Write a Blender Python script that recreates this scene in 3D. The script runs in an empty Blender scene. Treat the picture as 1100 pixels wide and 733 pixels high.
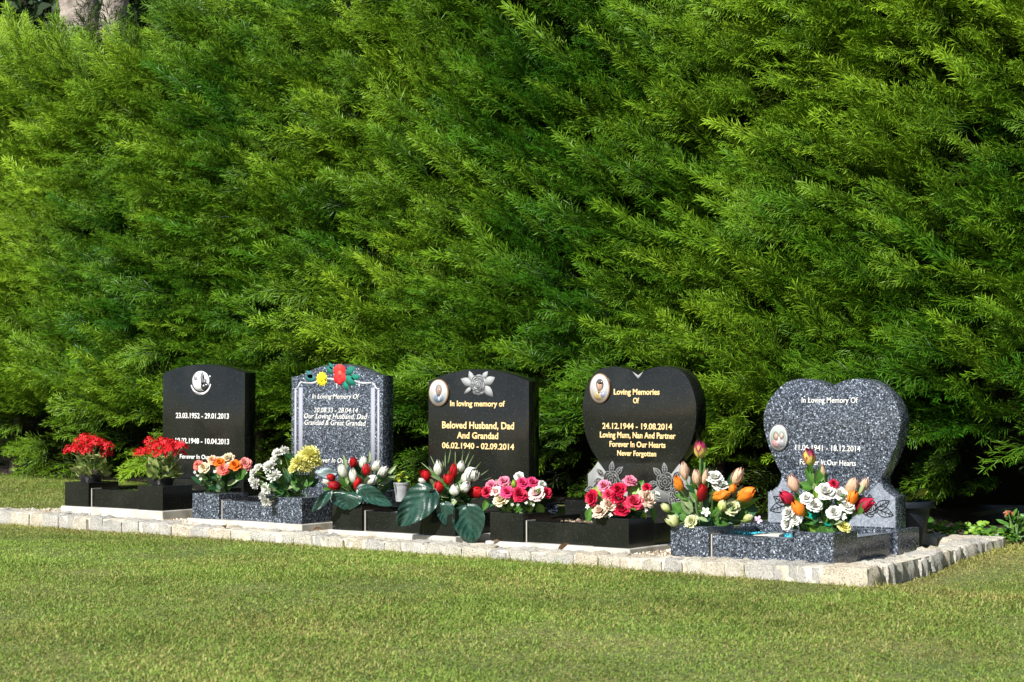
import bpy, bmesh, math, random
import numpy as np
from mathutils import Vector, Matrix, noise as mnoise

random.seed(7)
rng = np.random.default_rng(11)
scene = bpy.context.scene
R = math.radians

# ---------------------------------------------------------------- camera, light, exposure
cam_data = bpy.data.cameras.new("camera")
cam = bpy.data.objects.new("camera", cam_data)
scene.collection.objects.link(cam)
cam.location = (6.500, -5.707, 0.525)
cam.rotation_euler = (R(90 + 1.165), 0, R(36.073))
cam_data.sensor_width = 36.0
cam_data.lens = 70.0
cam_data.clip_start = 0.1
cam_data.clip_end = 2000
cam_data.dof.use_dof = True
cam_data.dof.focus_distance = 7.6
cam_data.dof.aperture_fstop = 9.0
scene.camera = cam

SUN_EL, SUN_AZ = 38.0, 2.0          # azimuth measured from the stones' facing direction, towards their right
world = bpy.data.worlds.new("World")
scene.world = world
world.use_nodes = True
wn = world.node_tree
sky = wn.nodes.new("ShaderNodeTexSky")
sky.sky_type = 'NISHITA'
sky.sun_disc = False
sky.sun_elevation = R(SUN_EL)
sky.sun_rotation = R(180 - SUN_AZ)
bg = wn.nodes["Background"]
bg.inputs[1].default_value = 0.055
wn.links.new(sky.outputs[0], bg.inputs[0])
sun_data = bpy.data.lights.new("sun", 'SUN')
sun_data.energy = 5.0
sun_data.angle = R(0.53)
sun_data.color = (1.0, 0.965, 0.905)
sun = bpy.data.objects.new("sun", sun_data)
scene.collection.objects.link(sun)
sd = Vector((math.sin(R(SUN_AZ)) * math.cos(R(SUN_EL)), -math.cos(R(SUN_AZ)) * math.cos(R(SUN_EL)), math.sin(R(SUN_EL))))
sun.rotation_euler = sd.to_track_quat('Z', 'Y').to_euler()
sun.location = (2, -8, 8)
scene.view_settings.view_transform = 'Standard'
scene.view_settings.look = 'None'
scene.view_settings.exposure = 0.88
scene.view_settings.gamma = 1.0
scene.view_settings.use_curve_mapping = False
scene.cycles.max_bounces = 6
scene.cycles.diffuse_bounces = 3
scene.cycles.transmission_bounces = 3

# ---------------------------------------------------------------- helpers
def link(o, parent=None):
    scene.collection.objects.link(o)
    if parent is not None:
        o.parent = parent
    return o

def tag(o, label=None, cat=None, group=None, kind=None):
    if label: o['label'] = label
    if cat: o['category'] = cat
    if group: o['group'] = group
    if kind: o['kind'] = kind
    return o

def thing(name, label, cat, loc=(0, 0, 0), rz=0.0, group=None):
    o = bpy.data.objects.new(name, None)
    o.empty_display_size = 0.05
    link(o)
    o.location = loc
    o.rotation_euler = (0, 0, rz)
    return tag(o, label, cat, group)

def np_mesh(name, V, F, mats, col=None, smooth=False, midx=None):
    """V (n,3), F (m,k) all the same k, or a list of such arrays"""
    me = bpy.data.meshes.new(name)
    V = np.asarray(V, dtype=np.float32)
    Fs = F if isinstance(F, list) else [F]
    Fs = [np.asarray(f, dtype=np.int32) for f in Fs if len(f)]
    loops = np.concatenate([f.ravel() for f in Fs])
    tot = np.concatenate([np.full(len(f), f.shape[1], dtype=np.int32) for f in Fs])
    start = np.concatenate([[0], np.cumsum(tot)[:-1]]).astype(np.int32)
    me.vertices.add(len(V)); me.vertices.foreach_set("co", V.ravel())
    me.loops.add(len(loops)); me.loops.foreach_set("vertex_index", loops)
    me.polygons.add(len(tot)); me.polygons.foreach_set("loop_start", start)
    if smooth:
        me.polygons.foreach_set("use_smooth", np.ones(len(tot), dtype=bool))
    if midx is not None:
        me.polygons.foreach_set("material_index", np.asarray(midx, dtype=np.int32))
    if col is not None:
        a = me.color_attributes.new("col", 'FLOAT_COLOR', 'POINT')
        c = np.ones((len(V), 4), dtype=np.float32); c[:, :3] = col
        a.data.foreach_set("color", c.ravel())
    for m in (mats if isinstance(mats, (list, tuple)) else [mats]):
        me.materials.append(m)
    me.update(calc_edges=True)
    return me

def np_obj(name, V, F, mats, parent=None, col=None, smooth=False, midx=None):
    return link(bpy.data.objects.new(name, np_mesh(name, V, F, mats, col, smooth, midx)), parent)

def bm_obj(name, bm, mats, parent=None, smooth_angle=None):
    me = bpy.data.meshes.new(name)
    bmesh.ops.recalc_face_normals(bm, faces=bm.faces)
    bm.to_mesh(me); bm.free()
    for m in (mats if isinstance(mats, (list, tuple)) else [mats]):
        me.materials.append(m)
    if smooth_angle is not None:
        me.polygons.foreach_set("use_smooth", np.ones(len(me.polygons), dtype=bool))
        me.set_sharp_from_angle(angle=R(smooth_angle))
    return link(bpy.data.objects.new(name, me), parent)

def bm_box(bm, x0, x1, y0, y1, z0, z1, bev=0.0, cuts=0):
    b2 = bmesh.new()
    vs = [b2.verts.new((x, y, z)) for x in (x0, x1) for y in (y0, y1) for z in (z0, z1)]
    for f in ((0, 1, 3, 2), (4, 6, 7, 5), (0, 4, 5, 1), (2, 3, 7, 6), (0, 2, 6, 4), (1, 5, 7, 3)):
        b2.faces.new([vs[i] for i in f])
    if bev:
        bmesh.ops.bevel(b2, geom=list(b2.edges), offset=bev, segments=2, profile=0.6, affect='EDGES')
    tmp = bpy.data.meshes.new("t"); b2.to_mesh(tmp); b2.free()
    bm.from_mesh(tmp); bpy.data.meshes.remove(tmp)

def box_obj(name, dims, mat, parent=None, bev=0.0015):
    bm = bmesh.new(); bm_box(bm, *dims, bev=bev)
    return bm_obj(name, bm, mat, parent)

def bm_prism(bm, pts, y0, y1, bev=0.0):
    """outline pts (x,z) counter-clockwise seen from the front (-y); front face at y0, back at y1"""
    b2 = bmesh.new()
    f = b2.faces.new([b2.verts.new((x, y0, z)) for x, z in pts])
    r = bmesh.ops.extrude_face_region(b2, geom=[f])
    vs = [e for e in r['geom'] if isinstance(e, bmesh.types.BMVert)]
    for v in vs: v.co.y = y1
    bmesh.ops.recalc_face_normals(b2, faces=b2.faces)
    if bev:
        es = [e for e in b2.edges if abs(e.verts[0].co.y - e.verts[1].co.y) < 1e-6]
        bmesh.ops.bevel(b2, geom=es, offset=bev, segments=2, profile=0.5, affect='EDGES', clamp_overlap=True)
    tmp = bpy.data.meshes.new("t"); b2.to_mesh(tmp); b2.free()
    bm.from_mesh(tmp); bpy.data.meshes.remove(tmp)

def prism_obj(name, pts, y0, y1, mat, parent=None, bev=0.0, smooth=40):
    bm = bmesh.new(); bm_prism(bm, pts, y0, y1, bev)
    return bm_obj(name, bm, mat, parent, smooth)

def catmull(pts, n=6, closed=False):
    P = [Vector(p) for p in pts]; out = []
    N = len(P); segs = N if closed else N - 1
    for i in range(segs):
        if closed:
            a, b, c, d = P[(i - 1) % N], P[i], P[(i + 1) % N], P[(i + 2) % N]
        else:
            a, b, c, d = P[max(i - 1, 0)], P[i], P[i + 1], P[min(i + 2, N - 1)]
        for k in range(n):
            t = k / n
            out.append(0.5 * ((2 * b) + (c - a) * t + (2 * a - 5 * b + 4 * c - d) * t * t + (3 * b - a - 3 * c + d) * t ** 3))
    if not closed: out.append(P[-1])
    return out

def bm_tube(bm, pts, r0, r1=None, n=6, closed=False, flat=None):
    P = [Vector(p) for p in pts]; m = len(P)
    r1 = r0 if r1 is None else r1
    rings = []
    for i, p in enumerate(P):
        d = (P[(i + 1) % m] - P[i - 1]) if closed else (P[min(i + 1, m - 1)] - P[max(i - 1, 0)])
        d.normalize()
        up = Vector((0, 0, 1)) if abs(d.z) < 0.9 else Vector((1, 0, 0))
        a = d.cross(up).normalized(); b = a.cross(d)
        r = r0 + (r1 - r0) * i / max(1, m - 1)
        rings.append([bm.verts.new(p + a * math.cos(2 * math.pi * k / n) * r + b * math.sin(2 * math.pi * k / n) * r) for k in range(n)])
    for i in range(m if closed else m - 1):
        A, B = rings[i], rings[(i + 1) % m]
        for k in range(n):
            bm.faces.new((A[k], A[(k + 1) % n], B[(k + 1) % n], B[k]))
    if not closed:
        bm.faces.new(rings[0]); bm.faces.new(rings[-1][::-1])

def bm_lathe(bm, prof, n=24, cx=0, cy=0):
    rings = []
    for r, z in prof:
        rings.append([bm.verts.new((cx + r * math.cos(2 * math.pi * k / n), cy + r * math.sin(2 * math.pi * k / n), z)) for k in range(n)])
    for A, B in zip(rings[:-1], rings[1:]):
        for k in range(n):
            bm.faces.new((A[k], A[(k + 1) % n], B[(k + 1) % n], B[k]))
    return rings

def vnoise2(x, y, seed=0):
    """smooth value noise, arrays in, about -1..1 out"""
    r_ = np.random.default_rng(seed); T = r_.random((256, 256)) * 2 - 1
    xi = np.floor(x).astype(int); yi = np.floor(y).astype(int)
    fx = x - xi; fy = y - yi
    fx = fx * fx * (3 - 2 * fx); fy = fy * fy * (3 - 2 * fy)
    a = T[xi % 256, yi % 256]; b = T[(xi + 1) % 256, yi % 256]
    c = T[xi % 256, (yi + 1) % 256]; d = T[(xi + 1) % 256, (yi + 1) % 256]
    return (a * (1 - fx) + b * fx) * (1 - fy) + (c * (1 - fx) + d * fx) * fy

# ---------------------------------------------------------------- materials
def new_mat(name):
    m = bpy.data.materials.new(name); m.use_nodes = True
    nt = m.node_tree
    return m, nt, nt.nodes["Principled BSDF"]

def nd(nt, t, **kw):
    n = nt.nodes.new(t)
    for k, v in kw.items():
        if k in ('scale', 'detail', 'roughness', 'randomness'):
            n.inputs[k.capitalize()].default_value = v
        else:
            setattr(n, k, v)
    return n

def ramp(nt, src, stops, interp='LINEAR'):
    r = nt.nodes.new("ShaderNodeValToRGB"); r.color_ramp.interpolation = interp
    el = r.color_ramp.elements
    while len(el) < len(stops): el.new(0.5)
    for e, (p, c) in zip(el, stops):
        e.position = p; e.color = (*c, 1)
    nt.links.new(src, r.inputs[0]); return r

def bump(nt, b, src, strength, dist):
    n = nt.nodes.new("ShaderNodeBump"); n.inputs['Strength'].default_value = strength; n.inputs['Distance'].default_value = dist
    nt.links.new(src, n.inputs['Height']); nt.links.new(n.outputs[0], b.inputs['Normal'])

def obj_coord(nt):
    return nt.nodes.new("ShaderNodeTexCoord").outputs['Object']

def mat_plain(name, c, rough=0.5, metallic=0.0, spec=0.5):
    m, nt, b = new_mat(name)
    b.inputs['Base Color'].default_value = (*c, 1); b.inputs['Roughness'].default_value = rough
    b.inputs['Metallic'].default_value = metallic; b.inputs['Specular IOR Level'].default_value = spec
    return m

def mat_noise(name, stops, scale, rough=0.8, bmp=0.0, bdist=0.004, detail=6, bscale=None, spec=0.5):
    m, nt, b = new_mat(name); co = obj_coord(nt)
    b.inputs['Specular IOR Level'].default_value = spec
    n = nd(nt, "ShaderNodeTexNoise", scale=scale, detail=detail); nt.links.new(co, n.inputs['Vector'])
    r = ramp(nt, n.outputs['Fac'], stops); nt.links.new(r.outputs[0], b.inputs['Base Color'])
    b.inputs['Roughness'].default_value = rough
    if bmp:
        n2 = nd(nt, "ShaderNodeTexNoise", scale=bscale or scale * 3, detail=8); nt.links.new(co, n2.inputs['Vector'])
        bump(nt, b, n2.outputs['Fac'], bmp, bdist)
    return m

def mat_black_granite():
    m, nt, b = new_mat("polished_black_granite"); co = obj_coord(nt)
    v = nd(nt, "ShaderNodeTexVoronoi", scale=420); nt.links.new(co, v.inputs['Vector'])
    sep = nt.nodes.new("ShaderNodeSeparateColor"); nt.links.new(v.outputs['Color'], sep.inputs[0])
    r = ramp(nt, sep.outputs[0], [(0.0, (.006, .0065, .006)), (.90, (.009, .010, .009)), (.985, (.018, .019, .018)), (1, (.05, .05, .05))])
    n = nd(nt, "ShaderNodeTexNoise", scale=6, detail=5); nt.links.new(co, n.inputs['Vector'])
    r2 = ramp(nt, n.outputs['Fac'], [(.45, (.0, .0, .0)), (.8, (.008, .008, .006))])   # dried water film
    mx = nt.nodes.new("ShaderNodeMix"); mx.data_type = 'RGBA'; mx.blend_type = 'ADD'; mx.inputs[0].default_value = 1
    nt.links.new(r.outputs[0], mx.inputs[6]); nt.links.new(r2.outputs[0], mx.inputs[7])
    nt.links.new(mx.outputs[2], b.inputs['Base Color'])
    r3 = ramp(nt, n.outputs['Fac'], [(.3, (.08,) * 3), (.8, (.22,) * 3)]); nt.links.new(r3.outputs[0], b.inputs['Roughness'])
    b.inputs['Specular IOR Level'].default_value = 0.45
    return m

def mat_blue_granite():
    m, nt, b = new_mat("blue_pearl_granite"); co = obj_coord(nt)
    v = nd(nt, "ShaderNodeTexVoronoi", scale=275); nt.links.new(co, v.inputs['Vector'])
    nz = nd(nt, "ShaderNodeTexNoise", scale=130, detail=3); nt.links.new(co, nz.inputs['Vector'])
    mixv = nt.nodes.new("ShaderNodeMix"); mixv.data_type = 'RGBA'; mixv.inputs[0].default_value = 0.010
    nt.links.new(co, mixv.inputs[6]); nt.links.new(nz.outputs['Color'], mixv.inputs[7]); nt.links.new(mixv.outputs[2], v.inputs['Vector'])
    sep = nt.nodes.new("ShaderNodeSeparateColor"); nt.links.new(v.outputs['Color'], sep.inputs[0])
    r = ramp(nt, sep.outputs[0], [(0.0, (.012, .014, .018)), (.28, (.028, .033, .042)), (.58, (.064, .078, .102)), (.82, (.115, .138, .178)), (.945, (.24, .28, .345)), (1, (.44, .49, .57))])
    v2 = nd(nt, "ShaderNodeTexVoronoi", scale=320); nt.links.new(co, v2.inputs['Vector'])
    sep2 = nt.nodes.new("ShaderNodeSeparateColor"); nt.links.new(v2.outputs['Color'], sep2.inputs[0])
    r2 = ramp(nt, sep2.outputs[0], [(0.0, (.35, .35, .35)), (.8, (1.0, 1.0, 1.0)), (1, (1.6, 1.6, 1.6))])
    mx = nt.nodes.new("ShaderNodeMix"); mx.data_type = 'RGBA'; mx.blend_type = 'MULTIPLY'; mx.inputs[0].default_value = 1
    nt.links.new(r.outputs[0], mx.inputs[6]); nt.links.new(r2.outputs[0], mx.inputs[7])
    nt.links.new(mx.outputs[2], b.inputs['Base Color'])
    b.inputs['Roughness'].default_value = 0.16
    b.inputs['Specular IOR Level'].default_value = 0.45
    return m

def mat_attr(name, rough=0.5, transl=0.25, spec=0.4, bmp=0.0, bscale=200):
    m, nt, b = new_mat(name)
    a = nt.nodes.new("ShaderNodeAttribute"); a.attribute_name = "col"
    nt.links.new(a.outputs['Color'], b.inputs['Base Color'])
    b.inputs['Roughness'].default_value = rough; b.inputs['Specular IOR Level'].default_value = spec
    if bmp:
        n = nd(nt, "ShaderNodeTexNoise", scale=bscale, detail=4); nt.links.new(obj_coord(nt), n.inputs['Vector'])
        bump(nt, b, n.outputs['Fac'], bmp, 0.003)
    if transl:
        t = nt.nodes.new("ShaderNodeBsdfTranslucent"); nt.links.new(a.outputs['Color'], t.inputs['Color'])
        mx = nt.nodes.new("ShaderNodeMixShader"); mx.inputs[0].default_value = transl
        nt.links.new(b.outputs[0], mx.inputs[1]); nt.links.new(t.outputs[0], mx.inputs[2])
        nt.links.new(mx.outputs[0], nt.nodes["Material Output"].inputs['Surface'])
    return m

def mat_sett():
    m, nt, b = new_mat("rough_granite"); co = obj_coord(nt)
    oi = nt.nodes.new("ShaderNodeObjectInfo")
    v = nd(nt, "ShaderNodeTexNoise", scale=28, detail=8); nt.links.new(co, v.inputs['Vector'])
    r = ramp(nt, v.outputs['Fac'], [(.30, (.15, .15, .14)), (.42, (.42, .41, .375)), (.56, (.60, .58, .525)), (.8, (.70, .68, .61))])
    sp = nd(nt, "ShaderNodeTexVoronoi", scale=260); nt.links.new(co, sp.inputs['Vector'])
    s = nt.nodes.new("ShaderNodeSeparateColor"); nt.links.new(sp.outputs['Color'], s.inputs[0])
    r2 = ramp(nt, s.outputs[0], [(0, (.35, .35, .35)), (.14, (.92, .92, .92)), (1, (1.04, 1.04, 1.04))])
    mx = nt.nodes.new("ShaderNodeMix"); mx.data_type = 'RGBA'; mx.blend_type = 'MULTIPLY'; mx.inputs[0].default_value = 1
    nt.links.new(r.outputs[0], mx.inputs[6]); nt.links.new(r2.outputs[0], mx.inputs[7])
    r3 = ramp(nt, oi.outputs['Random'], [(0, (.78, .78, .79)), (.35, (.98, .97, .96)), (.7, (1.03, 1.0, .93)), (1, (1.04, .93, .78))])
    mx2 = nt.nodes.new("ShaderNodeMix"); mx2.data_type = 'RGBA'; mx2.blend_type = 'MULTIPLY'; mx2.inputs[0].default_value = 1
    nt.links.new(mx.outputs[2], mx2.inputs[6]); nt.links.new(r3.outputs[0], mx2.inputs[7])
    nt.links.new(mx2.outputs[2], b.inputs['Base Color'])
    b.inputs['Roughness'].default_value = 0.9
    n2 = nd(nt, "ShaderNodeTexNoise", scale=70, detail=9); nt.links.new(co, n2.inputs['Vector'])
    bump(nt, b, n2.outputs['Fac'], 0.8, 0.008)
    return m

M = {}
M['black'] = mat_black_granite()
M['blue'] = mat_blue_granite()
M['etched'] = mat_noise("sandblasted_granite", [(.3, (.22, .23, .25)), (.7, (.36, .37, .39))], 260, 0.8)
M['etched_blue'] = mat_noise("sandblasted_blue_granite", [(.3, (.10, .118, .148)), (.55, (.185, .21, .25)), (.75, (.31, .335, .38))], 170, 0.75)
M['white_paint'] = mat_plain("white_letter_paint", (.60, .60, .58), .5)
M['border_paint'] = mat_noise("pale_border_paint", [(.35, (.36, .37, .44)), (.65, (.62, .63, .70))], 120, .6)
M['gold'] = mat_noise("gold_leaf", [(.35, (.62, .42, .17)), (.65, (.74, .57, .30))], 150, .42)
M['silver'] = mat_noise("silver_etching", [(.35, (.32, .33, .34)), (.65, (.56, .57, .58))], 220, .6)
M['dark_line'] = mat_plain("dark_engraved_line", (.012, .013, .015), .5)
M['concrete'] = mat_noise("pale_concrete", [(.3, (.30, .285, .25)), (.5, (.43, .415, .375)), (.72, (.50, .485, .445))], 14, .9, .25, .004, bscale=275)
M['grout'] = mat_plain("pale_grout", (.42, .40, .35), .9)
M['mortar'] = mat_noise("cream_mortar", [(.3, (.36, .32, .25)), (.55, (.52, .48, .39)), (.8, (.60, .56, .47))], 22, .95, .5, .005, bscale=90)
M['sett'] = mat_sett()
M['soil'] = mat_noise("dry_soil", [(.3, (.045, .030, .020)), (.55, (.13, .09, .06)), (.75, (.30, .23, .16))], 60, .95, 1.0, .02, bscale=50)
M['hedge_soil'] = mat_noise("shade_toned_soil", [(.3, (.012, .009, .006)), (.6, (.035, .025, .015)), (.8, (.08, .055, .03))], 25, .95, 1.0, .02)  # bare soil, its tone darkened to stand in for shade under the hedge
M['bark'] = mat_noise("dark_bark", [(.3, (.02, .014, .01)), (.7, (.07, .05, .035))], 30, .9, .8, .01)
M['pale_bark'] = mat_noise("grey_bark", [(.3, (.10, .085, .07)), (.5, (.26, .22, .19)), (.75, (.42, .37, .32))], 9, .9, 1.0, .03, bscale=30)
M['core'] = mat_noise("hedge_core_shade", [(.3, (.006, .008, .004)), (.7, (.022, .024, .010))], 40, .95, 1.0, .03)  # near-black shade colour for the added slab inside the hedge
M['petal'] = mat_attr("petal", .55, .22, .25, .3)
M['leaf'] = mat_attr("leaf", .42, .22, .45, .3, 150)
M['cloth_leaf'] = mat_attr("silk_leaf", .32, .08, .5, .35, 220)
M['hedge'] = mat_attr("conifer_foliage", .5, .07, .22)
M['grass'] = mat_attr("grass_blades", .5, .30, .3)
M['attr'] = mat_attr("painted_porcelain", .15, 0, .5)
M['attr_matt'] = mat_attr("stone_chips", .85, 0, .3)
M['plastic_grey'] = mat_noise("grey_plastic_pot", [(.3, (.20, .21, .22)), (.7, (.34, .35, .36))], 40, .45)
M['plastic_dark'] = mat_noise("dark_slate_plastic", [(.3, (.008, .011, .016)), (.7, (.018, .023, .032))], 12, .45, spec=.2)
M['cap'] = mat_plain("black_vase_plastic", (.015, .015, .017), .35)
M['rim'] = mat_plain("bronze_rim", (.16, .09, .045), .4)
M['steel_rim'] = mat_plain("dark_steel_rim", (.18, .18, .19), .35, 0.6)

# ---------------------------------------------------------------- ground
def lawn_z(x, y):
    x = np.asarray(x, float); y = np.asarray(y, float)
    base = -0.078 - 0.0058 * np.clip(x, -3, 7)
    t = np.clip((y + 0.05) / 1.1, 0, 1); t = t * t * (3 - 2 * t)
    up = np.where(x > 3.3, 0.045, 0.085)
    mound = .010 * vnoise2(x * 1.3, y * 1.3, 3) + .004 * vnoise2(x * 4, y * 4, 4)
    return base + up * t + mound * np.clip(np.abs(y + .15) * 4, 0.3, 1) * np.where(np.abs(x) < 12, 1, 0)

def axis_coords(near0, near1, step, far):
    a = np.arange(near0, near1 + 1e-6, step)
    g = np.array([.3, .8, 1.8, 4, 9, 20, 50, 120, 300, far])
    return np.concatenate([(near0 - g)[::-1], a, near1 + g])
gx = axis_coords(-3, 6.5, .06, 700); gy = axis_coords(-4, 1.9, .06, 700)
GX, GY = np.meshgrid(gx, gy, indexing='ij')
GZ = lawn_z(GX, GY)
V = np.stack([GX, GY, GZ], -1).reshape(-1, 3)
nx, ny = len(gx), len(gy)
I = (np.arange(nx - 1)[:, None] * ny + np.arange(ny - 1)[None, :]).ravel()
F = np.stack([I, I + ny, I + ny + 1, I + 1], 1)
m, nt, b = new_mat("turf"); co = obj_coord(nt)
n1 = nd(nt, "ShaderNodeTexNoise", scale=2.2, detail=5); nt.links.new(co, n1.inputs['Vector'])
n2 = nd(nt, "ShaderNodeTexNoise", scale=60, detail=8); nt.links.new(co, n2.inputs['Vector'])
ra = ramp(nt, n1.outputs['Fac'], [(.35, (.11, .16, .028)), (.65, (.20, .20, .06))])
rb = ramp(nt, n2.outputs['Fac'], [(.3, (.35, .35, .35)), (.7, (1.2, 1.2, 1.2))])
mx = nt.nodes.new("ShaderNodeMix"); mx.data_type = 'RGBA'; mx.blend_type = 'MULTIPLY'; mx.inputs[0].default_value = 1
nt.links.new(ra.outputs[0], mx.inputs[6]); nt.links.new(rb.outputs[0], mx.inputs[7]); nt.links.new(mx.outputs[2], b.inputs['Base Color'])
b.inputs['Roughness'].default_value = .95
bump(nt, b, n2.outputs['Fac'], 1.0, .02)
M['turf'] = m
lawn = np_obj("lawn", V, F, M['turf'], smooth=True)
tag(lawn, "mown green and straw coloured turf in front of the graves", None, None, "structure")

# soil under the hedge
hx = np.arange(-4.5, 6.6, .12); hy = np.concatenate([np.arange(1.34, 2.0, .08), [2.3, 2.8, 3.4]])
HX, HY = np.meshgrid(hx, hy, indexing='ij')
HYj = HY + np.where(HY < 1.36, .09 * vnoise2(HX * 2.3, HX * 0 + 1.5, 8), 0)
HZ = lawn_z(HX, HYj) + .012 + .012 * (vnoise2(HX * 5, HY * 5, 9) + 1)
HZ[:, 0] -= .02
V = np.stack([HX, HYj, HZ], -1).reshape(-1, 3); ny = len(hy); nx = len(hx)
I = (np.arange(nx - 1)[:, None] * ny + np.arange(ny - 1)[None, :]).ravel()
tag(np_obj("soil_bed", V, np.stack([I, I + ny, I + ny + 1, I + 1], 1), M['hedge_soil'], smooth=True), "bare earth under the hedge, toned dark for shade", None, None, "structure")

# ---------------------------------------------------------------- pad and edging
EDGE_X = [-1.4, -.25, .93, 2.3, 3.0, 3.45, 3.8]
EDGE_T = [-.012, -.020, -.038, -.056, -.054, -.050, -.044]
def edge_top(x): return float(np.interp(x, EDGE_X, EDGE_T))

px = np.concatenate([np.arange(-.30, 3.72, .06), [3.72]]); py = np.linspace(-.048, .88, 18)
PX, PY = np.meshgrid(px, py, indexing='ij')
PXs = PX + np.where(PX < -.28, PY * .28, 0)
PZ = np.interp(PX, EDGE_X, EDGE_T) - .008 + .004 * vnoise2(PX * 9, PY * 9, 12)
PZ = np.where(PX > 2.95, PZ - .004, PZ)
V = np.stack([PXs, PY, PZ], -1).reshape(-1, 3); ny = len(py); nx = len(px)
I = (np.arange(nx - 1)[:, None] * ny + np.arange(ny - 1)[None, :]).ravel()
tag(np_obj("gravel_bed", V, np.stack([I, I + ny, I + ny + 1, I + 1], 1), M['mortar'], smooth=True), "pale mortar bed the memorials stand on", None, None, "structure")

def sett_mesh(seed):
    """a rough split stone, unit size -.5..+.5"""
    bm = bmesh.new()
    bmesh.ops.create_cube(bm, size=1.0)
    bmesh.ops.subdivide_edges(bm, edges=list(bm.edges), cuts=7, use_grid_fill=True)
    r_ = random.Random(seed); off = Vector((r_.uniform(0, 50), r_.uniform(0, 50), r_.uniform(0, 50)))
    for v in bm.verts:
        p = v.co.copy()
        q = Vector([math.copysign(min(abs(c), .5), c) for c in p])
        k = sum(1 for c in q if abs(c) > .42)
        if k >= 2: q *= .97 if k == 2 else .945
        d = mnoise.noise(p * 2.2 + off) * .095 + mnoise.noise(p * 6 + off) * .06 + mnoise.noise(p * 14 + off) * .03
        n = Vector([c if abs(c) > .42 else 0 for c in p]).normalized() if any(abs(c) > .42 for c in p) else Vector()
        v.co = q + n * d
    me = bpy.data.meshes.new("granite_sett"); bm.to_mesh(me); bm.free()
    me.polygons.foreach_set("use_smooth", np.ones(len(me.polygons), dtype=bool))
    me.set_sharp_from_angle(angle=R(45))
    me.materials.append(M['sett'])
    return me
SETTS = [sett_mesh(s) for s in range(7)]
def place_sett(c, size, rz, label, group):
    o = bpy.data.objects.new("granite_sett", random.choice(SETTS)); link(o)
    o.location = c; o.scale = size
    o.rotation_euler = (R(random.uniform(-2, 2)), R(random.uniform(-2, 2)), rz + R(random.uniform(-2.5, 2.5)))
    return tag(o, label, "kerb stone", group)
x = -1.35
while x < 3.79:
    L = random.uniform(.072, .115)
    if x + L > 3.71: L = 3.80 - x
    ht = random.uniform(.125, .14)
    xm = x + L / 2
    bend = .0
    if xm < -.3: bend = (-.3 - xm) * .05
    place_sett((xm, -.103 + random.uniform(-.006, .006) - bend, edge_top(xm) - ht / 2 + random.uniform(-.005, .003)), (L - .001, .110, ht), 0,
               "pale rough granite sett in the low edging along the front of the graves", "granite setts along the front edge")
    x += L
y = -.045
while y < .90:
    L = random.uniform(.075, .105); ym = y + L / 2; ht = .15
    zt = -.044 + .024 * (ym / .9)
    place_sett((3.752 + random.uniform(-.007, .007), ym, zt - ht / 2 + random.uniform(-.006, .006)), (.10, L - .014, ht), 0,
               "grey split granite sett in the edging down the right-hand end of the plot", "granite setts down the right-hand end")
    y += L
x = 3.69
while x > 2.85:
    L = random.uniform(.09, .13)
    place_sett((x - L / 2, .925 + random.uniform(-.006, .006), -.022 - .07), (L - .010, .10, .14), 0,
               "lichened granite sett in the back edging behind the blue heart memorial", "granite setts behind the heart memorial")
    x -= L
# mortar between the setts, just behind their faces
bm = bmesh.new()
xs = np.arange(-1.36, 3.73, .12)
for a, b_ in zip(xs[:-1], xs[1:]):
    pass
prof = []
for xx in list(np.arange(-1.36, 3.76, .08)) + [3.765]:
    bend = (-.3 - xx) * .05 if xx < -.3 else 0
    zt = edge_top(xx) - .004
    prof.append([bm.verts.new((xx, -.150 - bend, zt - .13)), bm.verts.new((xx, -.150 - bend, zt)), bm.verts.new((xx, -.047 - bend, zt + .004)), bm.verts.new((xx, -.047 - bend, zt - .13))])
for A, B in zip(prof[:-1], prof[1:]):
    for k in range(4): bm.faces.new((A[k], A[(k + 1) % 4], B[(k + 1) % 4], B[k]))
bm.faces.new(prof[0]); bm.faces.new(prof[-1])
prof = []
for yy in np.arange(-.046, .93, .08):
    zt = -.047 + .024 * (yy / .9)
    prof.append([bm.verts.new((3.792, yy, zt - .14)), bm.verts.new((3.792, yy, zt)), bm.verts.new((3.705, yy, zt)), bm.verts.new((3.705, yy, zt - .14))])
for A, B in zip(prof[:-1], prof[1:]):
    for k in range(4): bm.faces.new((A[k], A[(k + 1) % 4], B[(k + 1) % 4], B[k]))
bm.faces.new(prof[0]); bm.faces.new(prof[-1])
tag(bm_obj("mortar_joints", bm, M['mortar']), "cream mortar filling the joints of the edging", None, None, "structure")

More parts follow.
